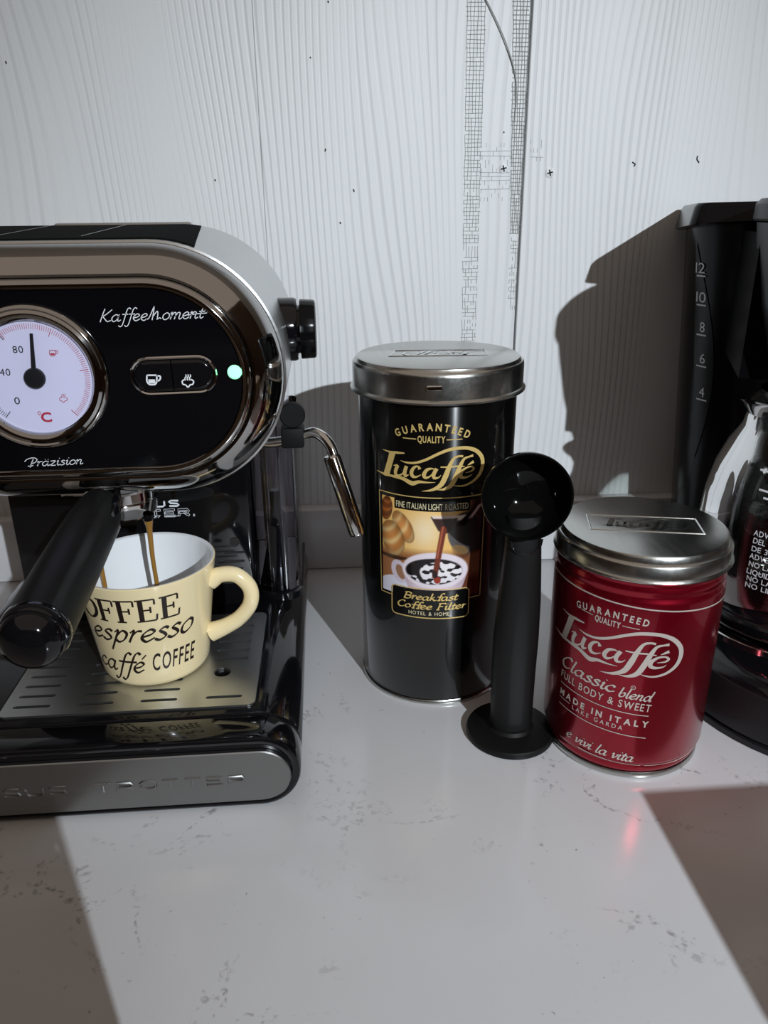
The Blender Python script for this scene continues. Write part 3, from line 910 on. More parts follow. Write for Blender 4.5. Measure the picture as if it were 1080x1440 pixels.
hd = MB().tube([A, A+d*.12, A+d*.2, A+d*.26, A+d*.6, A+d*.93, A+d*.96], [.0118, .0130, .0138, .0141, .0147, .0149, .0149], 32, 1, True)
hb = obj('handle', hd, M['grip'], pf, 'matt black handle')
cap = MB()
tn = d.normalized(); sx_ = tn.cross(Vector((0, 0, 1))).normalized(); sy_ = sx_.cross(tn)
rings = []
for r, t in ((.0149, .0), (.0152, .0006), (.0152, .0040), (.0144, .0062), (.0140, .0064), (.0137, .0090), (.0120, .0125), (.0080, .0150), (.0030, .0160), (.0002, .0161)):
    c = A+d*.955+tn*t
    rings.append([c+sx_*(r*cos(2*PI*i/40))+sy_*(r*sin(2*PI*i/40)) for i in range(40)])
cap.grid(rings, True)
obj('end_cap', cap, M['gloss_black'], hb, 'glossy rounded end cap')
nk = MB().box((-.0125, -.001, -.0085), (.0125, .0245, .0085), .003, 2)
Mx = Matrix.Identity(4)
for i in range(3): Mx[i][0], Mx[i][1], Mx[i][2], Mx[i][3] = -sx_[i], tn[i], sy_[i], A[i]
nk.xform(Mx)
obj('neck', nk, M['gloss_black'], hb)

# ================================================================== MUG under the spouts
MX, MY, MZ = -.110, .418, .0471
mug = thing('mug', 'cream coffee mug with dark coffee words standing on the slotted plate', 'mug', (MX, MY, MZ))
def mug_r(z):
    t = max(0, min(1, (z-MZ)/.068))
    return .0312+.0093*t**1.05
prof = [(.0001, .0012), (.024, .0012), (.0255, 0), (.0285, 0), (.0304, .0012)]+[(mug_r(MZ+h), h) for h in (.004, .010, .02, .03, .04, .05, .058, .064, .0668)]+[(.0404, .0676), (.0398, .0681)]
mb = MB().lathe((MX, MY, MZ), prof, 96)
mbody = obj('body', mb, M['cream'], mug, 'cream glazed outside')
prof = [(.0398, .0681), (.0386, .0680), (.0376, .0672), (.0368, .062), (.0345, .040), (.0310, .018), (.0270, .0085), (.015, .006), (.0001, .006)]
obj('inside', MB().lathe((MX, MY, MZ), prof, 96), M['white_glaze'], mug, 'white glazed inside')
ha = math.radians(-6)
def hp_(u, z): return (MX+u*cos(ha), MY+u*sin(ha), z)
hpts = [hp_(.0375, .1012), hp_(.0440, .1050), hp_(.0535, .1046), hp_(.0605, .0965), hp_(.0600, .0860), hp_(.0530, .0765), hp_(.0440, .0705), hp_(.0350, .0665)]
obj('handle', MB().tube(hpts, [.0056, .0048, .0046, .0046, .0046, .0046, .0050, .0060], 20, 7), M['cream'], mug)
ms = Round((MX, MY), lambda z: mug_r(z), .036)
def on_round(px, py, c, rf, r0):
    d = ray(px, py); r = r0
    for _ in range(12):
        ox, oy = CAM.x-c[0], CAM.y-c[1]
        A_ = d.x*d.x+d.y*d.y; B_ = 2*(ox*d.x+oy*d.y); C_ = ox*ox+oy*oy-r*r
        D = B_*B_-4*A_*C_
        D = max(D, 0.0)            # past the outline: stay on it
        t = (-B_-math.sqrt(D))/(2*A_); P = CAM+d*t; r = rf(P.z)
    return math.atan2(P.x-c[0], -(P.y-c[1]))*r0, P.z
mi = MB()
def mpt(px, py): return on_round(px, py, (MX, MY), mug_r, .036)
a = mpt(142, 870); b_ = mpt(256, 862)
kk = (b_[0]-a[0])/(.88*2+.98*2)
serif_caps(mi, ms, 'COFFEE', a[0]-kk*2.18, (a[1]+b_[1])/2-.0002, kk*(2.18+3.72), (mpt(200, 838)[1]-mpt(200, 869)[1]))
nm_i = [mi]; mi = MB()
a = mpt(160, 897); b_ = mpt(271, 888); kx_ = (b_[0]-a[0])/4.52
pen(mi, ms, 'espresso', a[0]-1.48*kx_-.0010, (a[1]+b_[1])/2+.0002, 6.0*kx_, .0080, (0.7, .00200, .00075), .30, .0002)
nm_i.append(mi); mi = MB()
a = mpt(169, 946); b_ = mpt(206, 941); kx_ = (b_[0]-a[0])/2.10
pen(mi, ms, 'caffé', a[0]-1.76*kx_-.0012, (a[1]+b_[1])/2-.0002, 3.80*kx_, .0074, (0.7, .00190, .00070), .30, .0002)
nm_i.append(mi); mi = MB()
a = mpt(215, 943); b_ = mpt(272, 924)
sans(mi, ms, 'COFFEE', a[0], a[1], b_[0]-a[0], .0115, .0002, .012, .10, .12, None, (b_[1]-a[1])/(b_[0]-a[0])*.6)
nm_i.append(mi)
for mi in nm_i: obj('lettering', mi, M['ink'], mbody, 'dark brown word on the glaze')
cof = obj('coffee', MB().lathe((MX, MY, .0640), [(.0001, 0), (.0306, 0), (.0310, .0004)], 64), M['coffee'], origin=(MX, MY, .064))
tag(cof, 'dark coffee pooled in the bottom of the cream mug', 'coffee')
for dx, lab in ((.0165, 'thin golden coffee stream falling into the mug, the right one of two'), (-.0145, 'thin golden coffee stream beside the black portafilter handle, the left one of two')):
    x = GXc+dx
    s = obj('coffee_stream', MB().tube([(x, .430, .1345), (x, .430, .128), (x-.0003, .430, .110), (x+.0002, .430, .090), (x, .430, .0642)], [.0028, .0017, .0014, .0013, .0013], 12, 5), M['crema'], origin=(x, .43, .0642))
    tag(s, lab, 'coffee', 'coffee streams from the two spouts')

# ================================================================== TALL BLACK TIN
TX, TY, TR = .0685, .470, .0492
tin = thing('coffee_tin', 'tall black coffee tin with gold lettering and a breakfast picture', 'tin', (TX, TY, 0))
prof = [(.0001, .0012), (.0480, .0012), (.0492, 0), (.0500, .0008), (.0500, .0022), (.0493, .0032)]
obj('bottom_rim', MB().lathe((TX, TY, 0), prof, 96), M['tin_steel'], tin, 'bare steel rolled rim')
prof = [(.0486, .0030), (.0490, .0040), (.0490, .2030), (.0482, .2050)]
prof[1:3] = [(.0492, .0040), (.0492, .2030)]
tbody = obj('body', MB().lathe((TX, TY, 0), prof, 128), M['tin_black'], tin)
prof = [(.0508, .2014), (.0530, .2012), (.0540, .2018), (.0541, .2028), (.0533, .2037), (.0526, .2042), (.0526, .2166), (.0523, .2182), (.0517, .2190), (.0510, .2188), (.0504, .2194), (.0498, .2210), (.0488, .2216), (.0001, .2216)]
tlid = obj('lid', MB().lathe((TX, TY, 0), prof, 128), M['tin_steel'], tin, 'steel lid with a pressed name')
a = on_round(611, 532, (TX, TY), lambda z: .0526, .0526)
obj('lid_notch', MB().box((TX+.0526*sin(a[0]/.0526)-.0045, TY-.0530*cos(a[0]/.0526)-.0006, .2100), (TX+.0526*sin(a[0]/.0526)+.0045, TY-.0530*cos(a[0]/.0526)+.0006, .2128), .0005, 1), M['chrome'], tlid)
ts = Round((TX, TY), lambda z: TR, TR)
def mm(P): return [(a*.001, b*.001) for a, b in P]
_sheet = {}
def sheet(x, y):
    """a point of the traced brand word, as fractions of its width and height"""
    if not _sheet:
        P = [on_round(525+X/6.545, 595+Y/6.545, (TX, TY), lambda z: TR, TR) for X, Y in ((32, 430), (1021, 370), (870, 219), (445, 626))]
        _sheet.update(u0=P[0][0], u1=P[1][0], v1=P[2][1], v0=P[3][1])
    p = on_round(525+x/6.545, 595+y/6.545, (TX, TY), lambda z: TR, TR)
    return (p[0]-_sheet['u0'])/(_sheet['u1']-_sheet['u0']), (p[1]-_sheet['v0'])/(_sheet['v1']-_sheet['v0'])
LOGO = [  # strokes with their widths, traced on a 6.5 times enlargement
 ([(178, 268), (150, 370), (122, 470)], [58, 56, 60]),
 ([(90, 240), (150, 262), (215, 270), (288, 276)], [4, 16, 22, 10]),
 ([(34, 432), (70, 450), (112, 470), (170, 484)], [4, 12, 24, 14]),
 ([(100, 462), (180, 486), (270, 508), (355, 552), (420, 540), (500, 546), (572, 545)], [10, 22, 30, 40, 26, 12, 2]),
 ([(186, 388), (212, 386), (228, 384)], [4, 16, 12]),
 ([(226, 386), (206, 440), (212, 476), (246, 478), (280, 452), (308, 396)], [30, 32, 26, 14, 12, 26]),
 ([(306, 394), (290, 450), (296, 484), (326, 474)], [30, 32, 26, 6]),
 ([(428, 424), (414, 398), (378, 406), (352, 448), (362, 486), (396, 494), (440, 474)], [30, 12, 22, 32, 30, 16, 4]),
 ([(560, 424), (536, 418), (494, 430), (466, 474), (482, 502), (520, 490), (556, 456)], [8, 14, 26, 34, 24, 12, 10]),
 ([(584, 418), (556, 470), (562, 504), (600, 500), (622, 478)], [30, 32, 26, 10, 4]),
 ([(826, 304), (786, 304), (740, 326), (700, 400), (664, 490), (620, 570), (540, 614), (444, 626)], [18, 16, 22, 36, 44, 40, 22, 2]),
 ([(918, 296), (880, 308), (834, 330), (796, 400), (760, 490), (716, 570), (656, 606), (582, 614)], [24, 14, 22, 36, 44, 40, 22, 2]),
 ([(618, 404), (700, 404), (770, 396), (838, 398)], [10, 14, 14, 8]),
 ([(846, 456), (900, 440), (922, 416), (900, 400), (850, 414), (806, 456), (804, 492), (840, 500), (890, 484), (912, 462)], [4, 14, 22, 14, 18, 32, 32, 20, 10, 2]),
 ([(866, 386), (894, 370), (922, 352)], [4, 18, 26]),
 ([(250, 342), (310, 362), (390, 364), (480, 338), (600, 282), (700, 244), (800, 228), (880, 230), (950, 256), (996, 310), (1004, 380), (980, 460), (920, 530), (840, 572), (780, 578), (728, 570)], [2, 16, 20, 22, 24, 26, 28, 30, 34, 36, 36, 30, 22, 16, 12, 2]),
]
def logo(mb, surf, u0, u1, vb, vt, off=.0002, k=1.0, rise=0.0):
    for P, Wd in LOGO:
        Q = [(lerp(u0, u1, a), lerp(vb, vt, b_)+rise*(a-1)*(u1-u0)) for a, b_ in (sheet(*p) for p in P)]
        ribbon(mb, surf, Q, [w_*(u1-u0)/989*k for w_ in Wd], off, 6)
gd = MB()
sheet(500, 400)
logo(gd, ts, _sheet['u0'], _sheet['u1'], _sheet['v0'], _sheet['v1'])
obj('brand_name', gd, M['gold'], tbody, 'gold swashed brand name')
gd = MB()
def guar(u): return -((u+.0098)/.0212)**2*.0052
sans(gd, ts, 'GUARANTEED', -.0312, .1862, .0430, .0042, .0002, .030, .22, 0, guar)
obj('lettering', gd, M['gold'], tbody); gd = MB()
sans(gd, ts, 'QUALITY', -.0180, .1790, .0160, .0038, .0002, .024)
for u0, u1 in ((-.0270, -.0188), (-.0012, .0080)):
    frame(gd, ts, [(u0, .1808), (u1, .1808)], .0006)
obj('lettering', gd, M['gold'], tbody); gd = MB()
frame(gd, ts, mm([(-30, 77.2), (-43.6, 77.2), (-44.6, 145.2), (24.6, 145.2), (23.6, 77.2), (16, 77.2)]), .0006)
obj('picture_frame', gd, M['gold'], tbody); gd = MB()
frame(gd, ts, rrect(-.0346, .0648, .0152, .0850, .003), .0007, .0006, .002)
pen(gd, ts, 'Breakfast', -.0262, .0774, .0336, .0026, (0.4, .0011, .0004), .16, .0007, 0, 5, True)
obj('lettering', gd, M['gold'], tbody); gd = MB()
pen(gd, ts, 'Coffee Filter', -.0308, .0710, .0440, .0026, (0.4, .0011, .0004), .16, .0007, 0, 5, True)
obj('lettering', gd, M['gold'], tbody)
pg = MB()
sans(pg, ts, 'HOTEL & HOME', -.0228, .0668, .0255, .0024, .0007, .0, .1)
obj('lettering', pg, M['pale_gold'], tbody); pg = MB()
sans(pg, ts, 'FINE ITALIAN LIGHT ROASTED', -.0312, .1378, .0440, .0038, .0007, .0)
obj('lettering', pg, M['pale_gold'], tbody)
bb = MB()
def patch(mb, surf, u0, v0, u1, v1, off, n=20):
    rings = [[surf(lerp(u0, u1, i/n), v, off) for i in range(n+1)] for v in (v0, v1)]
    mb.grid(rings, False)
patch(bb, ts, -.0325, .1366, .0140, .1432, .0005)
obj('black_label', bb, M['tin_black'], tbody); bb = MB()
patch(bb, ts, -.0340, .0654, .0146, .0844, .0005)
obj('black_label', bb, M['tin_black'], tbody)
# printed picture: croissants, a cup, coffee poured from a jug
NU, NV = 170, 165
U = np.linspace(-.0420, .0222, NU); V = np.linspace(.0792, .1428, NV)
gx, gy = np.meshgrid(25+(U+.0420)/.0642*680, 1172-(V-.0792)/.0636*640)
img = np.zeros((NV, NU, 3))
def put(mask, col):
    m_ = np.clip(mask, 0, 1)[..., None]
    img[:] = img*(1-m_)+(np.array(col, float)/255 if not isinstance(col, np.ndarray) else col)*m_
def sm(x, w_=8.0): return np.clip(.5-x/w_, 0, 1)
def ellm(cx, cy, rx, ry, rot=0.0, w_=.07):
    a = math.radians(rot); dx, dy = gx-cx, gy-cy
    x = (dx*cos(a)+dy*sin(a))/rx; y = (-dx*sin(a)+dy*cos(a))/ry
    return np.clip((1-np.sqrt(x*x+y*y))/w_+.5, 0, 1), x, y
t = np.clip((gy-540)/300, 0, 1)
img[:] = np.array([236, 186, 104])/255
put(np.exp(-(((gx-330)/120)**2+((gy-720)/130)**2)), (246, 222, 180))
put(np.clip((gy-840)/60, 0, 1), (150, 98, 62))
put(np.clip((gy-900)/90, 0, 1)*np.clip((gx-300)/200, 0, 1), (92, 52, 36))
put(np.clip((gx-560+(gy-560)*.2)/90, 0, 1)*sm(gy-900, 60), (48, 28, 26))
put(np.clip((gx-590)/50, 0, 1)*np.clip((gy-860)/40, 0, 1), (120, 74, 50))
put(np.clip((gx-600)/40, 0, 1)*np.clip((gy-1010)/60, 0, 1), (70, 26, 18))
for cx, cy, rx, ry, rot, c1, c2 in ((60, 610, 48, 80, 12, (176, 98, 40), (120, 58, 20)), (185, 712, 62, 112, -32, (244, 198, 132), (216, 146, 80)), (108, 800, 88, 118, -18, (244, 202, 136), (212, 140, 74))):
    m_, x, y = ellm(cx, cy, rx, ry, rot)
    st_ = (.5+.5*np.sin(y*9+x*x*3+x*1.5))**2
    c = (np.array(c1)[None, None]*st_[..., None]+np.array(c2)[None, None]*(1-st_[..., None]))/255
    c = c*(1-.35*np.clip(x*x+y*y, 0, 1)[..., None])
    put(m_, c)
m_, x, y = ellm(110, 918, 105, 22); put(m_*sm(-(gy-912), 10), (66, 42, 28))
m_, x, y = ellm(600, 745, 122, 140, -20); put(m_, np.clip(np.dstack([58-30*x, 54-30*x, 54-30*x])/255, .05, .5))
m_, x, y = ellm(560, 850, 60, 30, 20); put(m_*.6, (150, 110, 60))
put(sm(gx-600)*sm(370-gx)*sm(gy-655)*sm(622-gy), (232, 214, 204))
put(sm(np.abs((gx-590)-(660-gy)*1.1)-34, 10)*sm(gy-690, 20), (30, 16, 16))
put(sm(np.abs((gx-650)-(620-gy)*.9)-14, 10)*sm(gy-650, 20)*sm(570-gy), (190, 160, 160))
put(sm(gy-735)*sm(640-gy)*sm(-(gx-(375+(gy-630)*.55)))*sm(gx-(540-(gy-640)*.6)), (58, 34, 32))
put(sm(np.abs(gx-(372+(gy-630)*.55))-5, 5)*sm(gy-720)*sm(628-gy), (60, 40, 36))
# cup
m_, x, y = ellm(128, 1120, 135, 70, -8); put(m_, (214, 212, 226))
m_, x, y = ellm(160, 1015, 58, 80, -25); m2, _, _ = ellm(168, 1018, 30, 52, -25); put(m_, (206, 194, 206)); put(m2, (150, 110, 84))
prof_w = 215*(1-np.clip((gy-985)/420, 0, 1)**1.5)
put(sm(np.abs(gx-400)-prof_w, 8)*sm(985-gy), np.clip(np.dstack([222-(gx-400)**2/1100, 204-(gx-400)**2/1000, 214-(gx-400)**2/1000])/255, .3, .9))
m_, x, y = ellm(400, 985, 218, 122); put(m_, (228, 216, 224))
m_, x, y = ellm(392, 992, 186, 88); put(m_, (22, 16, 18))
m_, x, y = ellm(440, 996, 140, 72)
wv = np.sin(gx*.045+np.sin(gy*.09)*2)+np.sin(gy*.13+gx*.02)+.8*np.sin(gx*.11-gy*.07)
put(m_*np.clip((wv+.75)*3, 0, 1), (238, 232, 234))
put(ellm(392, 992, 186, 88)[0]*sm(-(gy-1020), 20)*np.clip((wv*1.2-.2)*3, 0, 1), (228, 224, 230))
xs = 452-(gy-690)*.16
put(sm(np.abs(gx-xs)-(20-(gy-690)*.01), 7)*sm(gy-1035)*sm(690-gy), (112, 46, 28))
put(sm(np.abs(gx-xs+6)-5, 6)*sm(gy-900)*sm(690-gy), (176, 92, 62))
put(ellm(415, 1050, 22, 24)[0], (150, 50, 28)); put(ellm(400, 1010, 18, 26)[0], (40, 16, 12))
lin = np.where(img <= .04045, img/12.92, ((img+.055)/1.055)**2.4)
pm = MB()
pm.add([ts(u, v, .00035) for v in V for u in U], [(j*NU+i, j*NU+i+1, (j+1)*NU+i+1, (j+1)*NU+i) for j in range(NV-1) for i in range(NU-1)])
me = bpy.data.meshes.new('printed_picture')
me.from_pydata([p-Vector((TX, TY, 0)) for p in pm.v], [], pm.f)
me.polygons.foreach_set('use_smooth', [True]*len(me.polygons))
ca = me.color_attributes.new('print', 'FLOAT_COLOR', 'POINT')
ca.data.foreach_set('color', np.concatenate([lin.reshape(-1, 3), np.ones((NU*NV, 1))], 1).astype(np.float32).ravel())
pmat = mat('printed_picture', (1, 1, 1), 0.16, 0, 0.5, 0.3)
n, l, b = nodes(pmat)
at_ = n.new('ShaderNodeAttribute'); at_.attribute_name = 'print'
l.new(at_.outputs['Color'], b.inputs['Base Color'])
me.materials.append(pmat); me.update()
po = bpy.data.objects.new('printed_picture', me); COL.objects.link(po); po.parent = tbody
po['label'] = 'printed picture of croissants and coffee poured into a cup'
# pressed name in the lid
def lid_logo(mb, c, z, w_, h_, rot, tilt=.16):
    ex = Vector((cos(rot), sin(rot), 0)); ey = Vector((-sin(rot), cos(rot), 0))
    class S:
        def __call__(self, u, v, off): return Vector((c[0], c[1], z))+ex*u+ey*v+Vector((0, 0, off))
    s = S()
    def line(P, r=.00045):
        mb.tube([s(a, b, 0) for a, b in P], r, 6, 1 if len(P) == 2 else 4)
    return s, line
lm = MB()
s, line = lid_logo(lm, (TX, TY), .2216, 0, 0, math.radians(176))
for P in ([(-.030, .010), (.030, .010)], [(-.030, -.010), (.026, -.010)], [(-.030, .010), (-.030, -.010)], [(.030, .010), (.026, -.010)]): line(P)
class Lift:
    def __init__(self, f): self.f = f
    def __call__(self, u, v, off): return self.f(u, v, off)
logo(lm, s, -.024, .022, -.0085, .0085, .0004)
obj('pressed_name', lm, M['pressed'], tlid)

# ================================================================== RED TIN
RX, RY, RR = .1738, .3852, .0467
rt = thing('coffee_tin', 'short red coffee tin with silver lettering and a steel lid', 'tin', (RX, RY, 0))
prof = [(.0001, .0015), (.0420, .0015), (.0446, .0002), (.0452, .0010), (.0452, .0030), (.0446, .0042)]
obj('bottom_rim', MB().lathe((RX, RY, 0), prof, 96), M['tin_steel'], rt, 'bare steel rolled rim')
RP = [(.0440, .0040), (.0447, .0055), (.0452, .0075), (.0449, .0092), (.0458, .0108), (.0467, .0128), (.0467, .1118), (.0464, .1136), (.0457, .1150), (.0456, .1162), (.0461, .1180), (.0462, .1196), (.0456, .1212), (.0455, .1222), (.0458, .1236), (.0452, .1250), (.0448, .1290)]
def red_r(z):
    return float(np.interp(z, [h for r, h in RP], [r for r, h in RP]))
rbody = obj('body', MB().lathe((RX, RY, 0), RP, 128), M['red'], rt)
prof = [(.0458, .1250), (.0468, .1248), (.0482, .1250), (.0486, .1257), (.0482, .1266), (.0476, .1272), (.0474, .1335), (.0466, .1346), (.0460, .1350), (.0455, .1352), (.0452, .1376), (.0444, .1388), (.0430, .1391), (.0001, .1391)]
rlid = obj('lid', MB().lathe((RX, RY, 0), prof, 128), M['tin_steel'], rt, 'steel lid with a pressed name')
rs_ = Round((RX, RY), red_r, RR)
sv = MB()
U0 = -.0290                            # middle of the printed label
def done():
    global sv
    obj('lettering', sv, M['silver_ink'], rbody); sv = MB()
DX = -.0023                             # label turned a little
logo(sv, rs_, -.0665+DX, .0123+DX, .0655, .0950, .0002, .92, -.05)
obj('brand_name', sv, M['silver_ink'], rbody, 'silver swashed brand name'); sv = MB()
def guar2(u): return -((u-U0-.004)/.0205)**2*.0022-(u-U0)*.075
sans(sv, rs_, 'GUARANTEED', -.0488+DX, .1022, .0398, .0038, .0002, .030, .28, 0, guar2); done()
sans(sv, rs_, 'QUALITY', -.0368+DX, .0974, .0140, .0033, .0002, .030, 0, 0, None, -.05)
for u0, u1, z in ((-.0455, -.0380, .1006), (-.0218, -.0130, .0985)): frame(sv, rs_, [(u0+DX, z), (u1+DX, z-.0006)], .0004)
done()
pen(sv, rs_, 'Classic', -.0570+DX, .0598, .0350, .0044, (0.5, .0015, .0005), .25, .0002, -.09); done()
pen(sv, rs_, 'blend', -.0200+DX, .0552, .0176, .0034, (0.5, .0011, .0004), .25, .0002, -.08); done()
sans(sv, rs_, 'FULL BODY & SWEET', -.0565+DX, .0520, .0545, .0046, .0002, .012, .06, 0, None, -.09); done()
sans(sv, rs_, 'MADE IN ITALY', -.0560+DX, .0404, .0540, .0038, .0002, .034, .32, 0, None, -.065); done()
sans(sv, rs_, 'LAKE GARDA', -.0455+DX, .0358, .0300, .0027, .0002, .006, .35, 0, None, -.07); done()
for z0_, z1_ in ((.0482, .0444), (.0340, .0298)):
    frame(sv, rs_, [(-.0560+DX, z0_), (-.0025+DX, z1_)], .0005); obj('rule', sv, M['silver_ink'], rbody); sv = MB()
frame(sv, rs_, [(-.056+DX, .0385), (-.0475+DX, .0380)], .0004); obj('rule', sv, M['silver_ink'], rbody); sv = MB()
pen(sv, rs_, 'e vivi la vita', -.0480+DX, .0160, .0400, .0034, (0.5, .0011, .0004), .3, .0002, -.07); done()
for P_, w_ in (([(-.0391, .0128), (-.0216, .0115)], .0008), ([(-.0210, .0114), (-.0030, .0102)], .0004), ([(-.0008, .0102), (.0200, .0092), (.0400, .0092)], .0007)):
    frame(sv, rs_, [(a+DX, b_) for a, b_ in P_], w_, .0004); obj('rule', sv, M['silver_ink'], rbody); sv = MB()
frame(sv, rs_, [(.0467*2*PI*i/100-.146, .1092-.0032*sin(2*PI*i/100-.146/.0467)) for i in range(101)], .0008, .0002, None)
obj('rule', sv, M['silver_ink'], rbody); sv = MB()
ribbon(sv, rs_, [(-.0125+.0012*cos(2*PI*i/12)+DX, .0620+.0012*sin(2*PI*i/12)) for i in range(13)], .0003, .0002, 1)
sans(sv, rs_, 'R', -.0129+DX, .0614, .0008, .0012); done()
lm = MB()
s, line = lid_logo(lm, (RX, RY), .1391, 0, 0, math.radians(-12))
for P in ([(-.030, .0105), (.030, .0105)], [(-.030, -.0115), (.030, -.0115)], [(-.030, .0105), (-.030, -.0115)], [(.030, .0105), (.030, -.0115)]): line(P, .0004)
logo(lm, s, -.0255, .0235, -.0095, .0085, .0004)
obj('pressed_name', lm, M['pressed'], rlid)

# ================================================================== SCOOP WITH TAMPER FOOT
SX, SY = .1055, .3885
scp = thing('coffee_scoop', 'black plastic coffee scoop standing on its round tamper foot', 'scoop', (SX, SY, 0))
prof = [(.0001, 0), (.0260, 0), (.0268, .0008), (.0270, .0030), (.0262, .0046), (.0240, .0052), (.0145, .0068), (.0128, .0085)]
obj('tamper_foot', MB().lathe((SX, SY, 0), prof, 64, False, True), M['grip'], scp)
hs = MB()
rings = []
Hh = [(.0060, .0130, .0095, 0), (.0100, .0126, .0092, 0), (.0200, .0126, .0090, 0), (.045, .0130, .0092, -.0003), (.070, .0131, .0092, 0), (.095, .0122, .0085, .0006), (.115, .0110, .0076, .0008), (.130, .0101, .0066, .0008), (.140, .0098, .0056, .0006), (.1460, .0095, .0045, .0004)]
for z, a_, b2, dx in Hh:
    ring_ = []
    for i in range(40):
        t = 2*PI*i/40; ct_, st2 = cos(t), sin(t)
        e = 2/2.6
        ring_.append((SX+dx+a_*math.copysign(abs(ct_)**e, ct_), SY-.0015+b2*math.copysign(abs(st2)**e, st2), z))
    rings.append(ring_)
hs.grid(rings, True, True, True)
obj('handle', hs, M['grip'], scp)
bc = onY(742, 700, .3740)
BX, BZ = bc.x, bc.z
ba = math.radians(-7)                  # the bowl looks a little towards the left
ax = Vector((sin(ba), -cos(ba), .06)).normalized()
ux = Vector((cos(ba), sin(ba), 0)); uz = ux.cross(ax)*-1
if uz.z < 0: uz = -uz
def bowl_ring(r, dpt, n=56):
    c = Vector((BX, .3740, BZ))-ax*dpt
    return [c+ux*(r*cos(2*PI*i/n))+uz*(r*sin(2*PI*i/n)) for i in range(n)]
RB = .0243
bw = MB()
prof = [(.0002, .0222), (.008, .0212), (.0150, .0176), (.0200, .0120), (.0222, .0060), (.0228, .0012), (.0232, -.0003), (.0240, -.0004), (.0244, .0004), (.0243, .0016), (.0238, .0020), (.0236, .0060), (.0214, .0128), (.0160, .0190), (.0085, .0228), (.0002, .0238)]
bw.grid([bowl_ring(r, h) for r, h in prof], True)
obj('bowl', bw, M['scoop'], scp, 'glossy round scoop bowl')
tg = MB().tube([(SX+.0008-.0088, SY-.0087, .1345), (SX+.0008-.0074, SY-.0091, .1295), (SX+.0008-.0030, SY-.0095, .1262), (SX+.0008+.0030, SY-.0095, .1262), (SX+.0008+.0074, SY-.0091, .1295), (SX+.0008+.0088, SY-.0087, .1345)], .0005, 6, 5)
obj('thumb_line', tg, M['gloss_black'], scp)

# ================================================================== FILTER COFFEE MAKER
CX = .320
cm = thing('coffee_maker', 'black drip coffee maker with water scale, at the right edge', 'coffee maker', (CX, .45, 0))
def d_ring(i, z, n=28):
    P = []
    R = .0950-i
    for k in range(n+1):
        a = PI+PI*k/n; P.append((CX+R*cos(a), .4180+R*sin(a), z))
    P += [(CX+R, .615, z), (CX+R-.02, .642-i, z), (CX-R+.02, .642-i, z), (CX-R, .615, z)]
    return P
bs = MB().grid([d_ring(.003, 0), d_ring(.001, .0006), d_ring(.001, .0040), d_ring(.0035, .0046), d_ring(.0035, .0060), d_ring(.0015, .0068), d_ring(.0030, .0300), d_ring(.0050, .0345), d_ring(.0110, .0380), d_ring(.0200, .0396)], True, True, True)
obj('base', bs, M['charcoal'], cm)
tpb = MB().grid([d_ring(.0052, .0346), d_ring(.0105, .0390), d_ring(.0190, .0408), d_ring(.0240, .0410)], True, False, True)
obj('base_top', tpb, M['gloss_black'], cm)
HX, HY = .3150, .4480
obj('hot_plate', MB().lathe((HX, HY, 0), [(.0690, .0405), (.0690, .0430), (.0670, .0440), (.0630, .0436), (.0001, .0436)], 64), M['chrome'], cm, 'round metal hot plate')
# the upright back part is turned a little towards the camera side; a runs along its front, b points forward
LO = Vector((.2425, .522)); LR = Vector((.926, -.377)); LF = Vector((-.377, -.926))
def loc(a, b): return LO+LR*a+LF*b
def outline(inset):
    """column outline from the back left forward, round the big front left corner and along the front"""
    rc = .058
    a0, b0 = .0025+inset, -.030-inset*.3
    P = [loc(a0, -.128+i*.006) for i in range(0, 16)]
    c = (a0+rc, b0-rc)
    P = [p for p in P if (p-LO).dot(LF) < c[1]-.001]
    P += [loc(c[0]-rc*cos(t*PI/36), c[1]+rc*sin(t*PI/36)) for t in range(0, 19)]
    P += [loc(c[0]+i*.008, b0) for i in range(1, 9)]
    return P
def inset_at(z): return .021*(1-z/.294)
cl_ = MB()
def col_ring(z):
    O = outline(inset_at(z))
    return [(p.x, p.y, z) for p in O]+[(.385, .540, z), (.385, min(.645, O[0].y), z)]
cl_.grid([col_ring(z) for z in (.039, .10, .16, .22, .270, .2980)], True, True, True)
colm = obj('water_column', cl_, M['black'], cm)
class ColumnSide:
    """u = length along the outline from the back left corner"""
    def __call__(self, u, v, off):
        O = outline(inset_at(v)); L = 0.0
        for p, q_ in zip(O[:-1], O[1:]):
            d = (q_-p).length
            if L+d >= u or q_ is O[-1]:
                t = (q_-p).normalized(); w_ = p+t*(u-L); n_ = Vector((t.y, -t.x))
                return Vector((w_.x+n_.x*off, w_.y+n_.y*off, v))
            L += d
csd = ColumnSide()
def project(P):
    d = P-CAM; z = d.dot(FWD)
    return 540+FPX*d.dot(RIGHT)/z, 720-FPX*d.dot(UP)/z
def col_uv(px, py):
    best = None
    u0, u1, v0, v1 = 0.020, .15, .06, .29
    for _ in range(4):
        best = min(((project(csd(lerp(u0, u1, i/24), lerp(v0, v1, j/24), 0)), lerp(u0, u1, i/24), lerp(v0, v1, j/24)) for i in range(25) for j in range(25)), key=lambda k: (k[0][0]-px)**2+(k[0][1]-py)**2)
        du, dv = (u1-u0)/12, (v1-v0)/12
        u0, u1, v0, v1 = best[1]-du, best[1]+du, best[2]-dv, best[2]+dv
    return best[1], best[2]
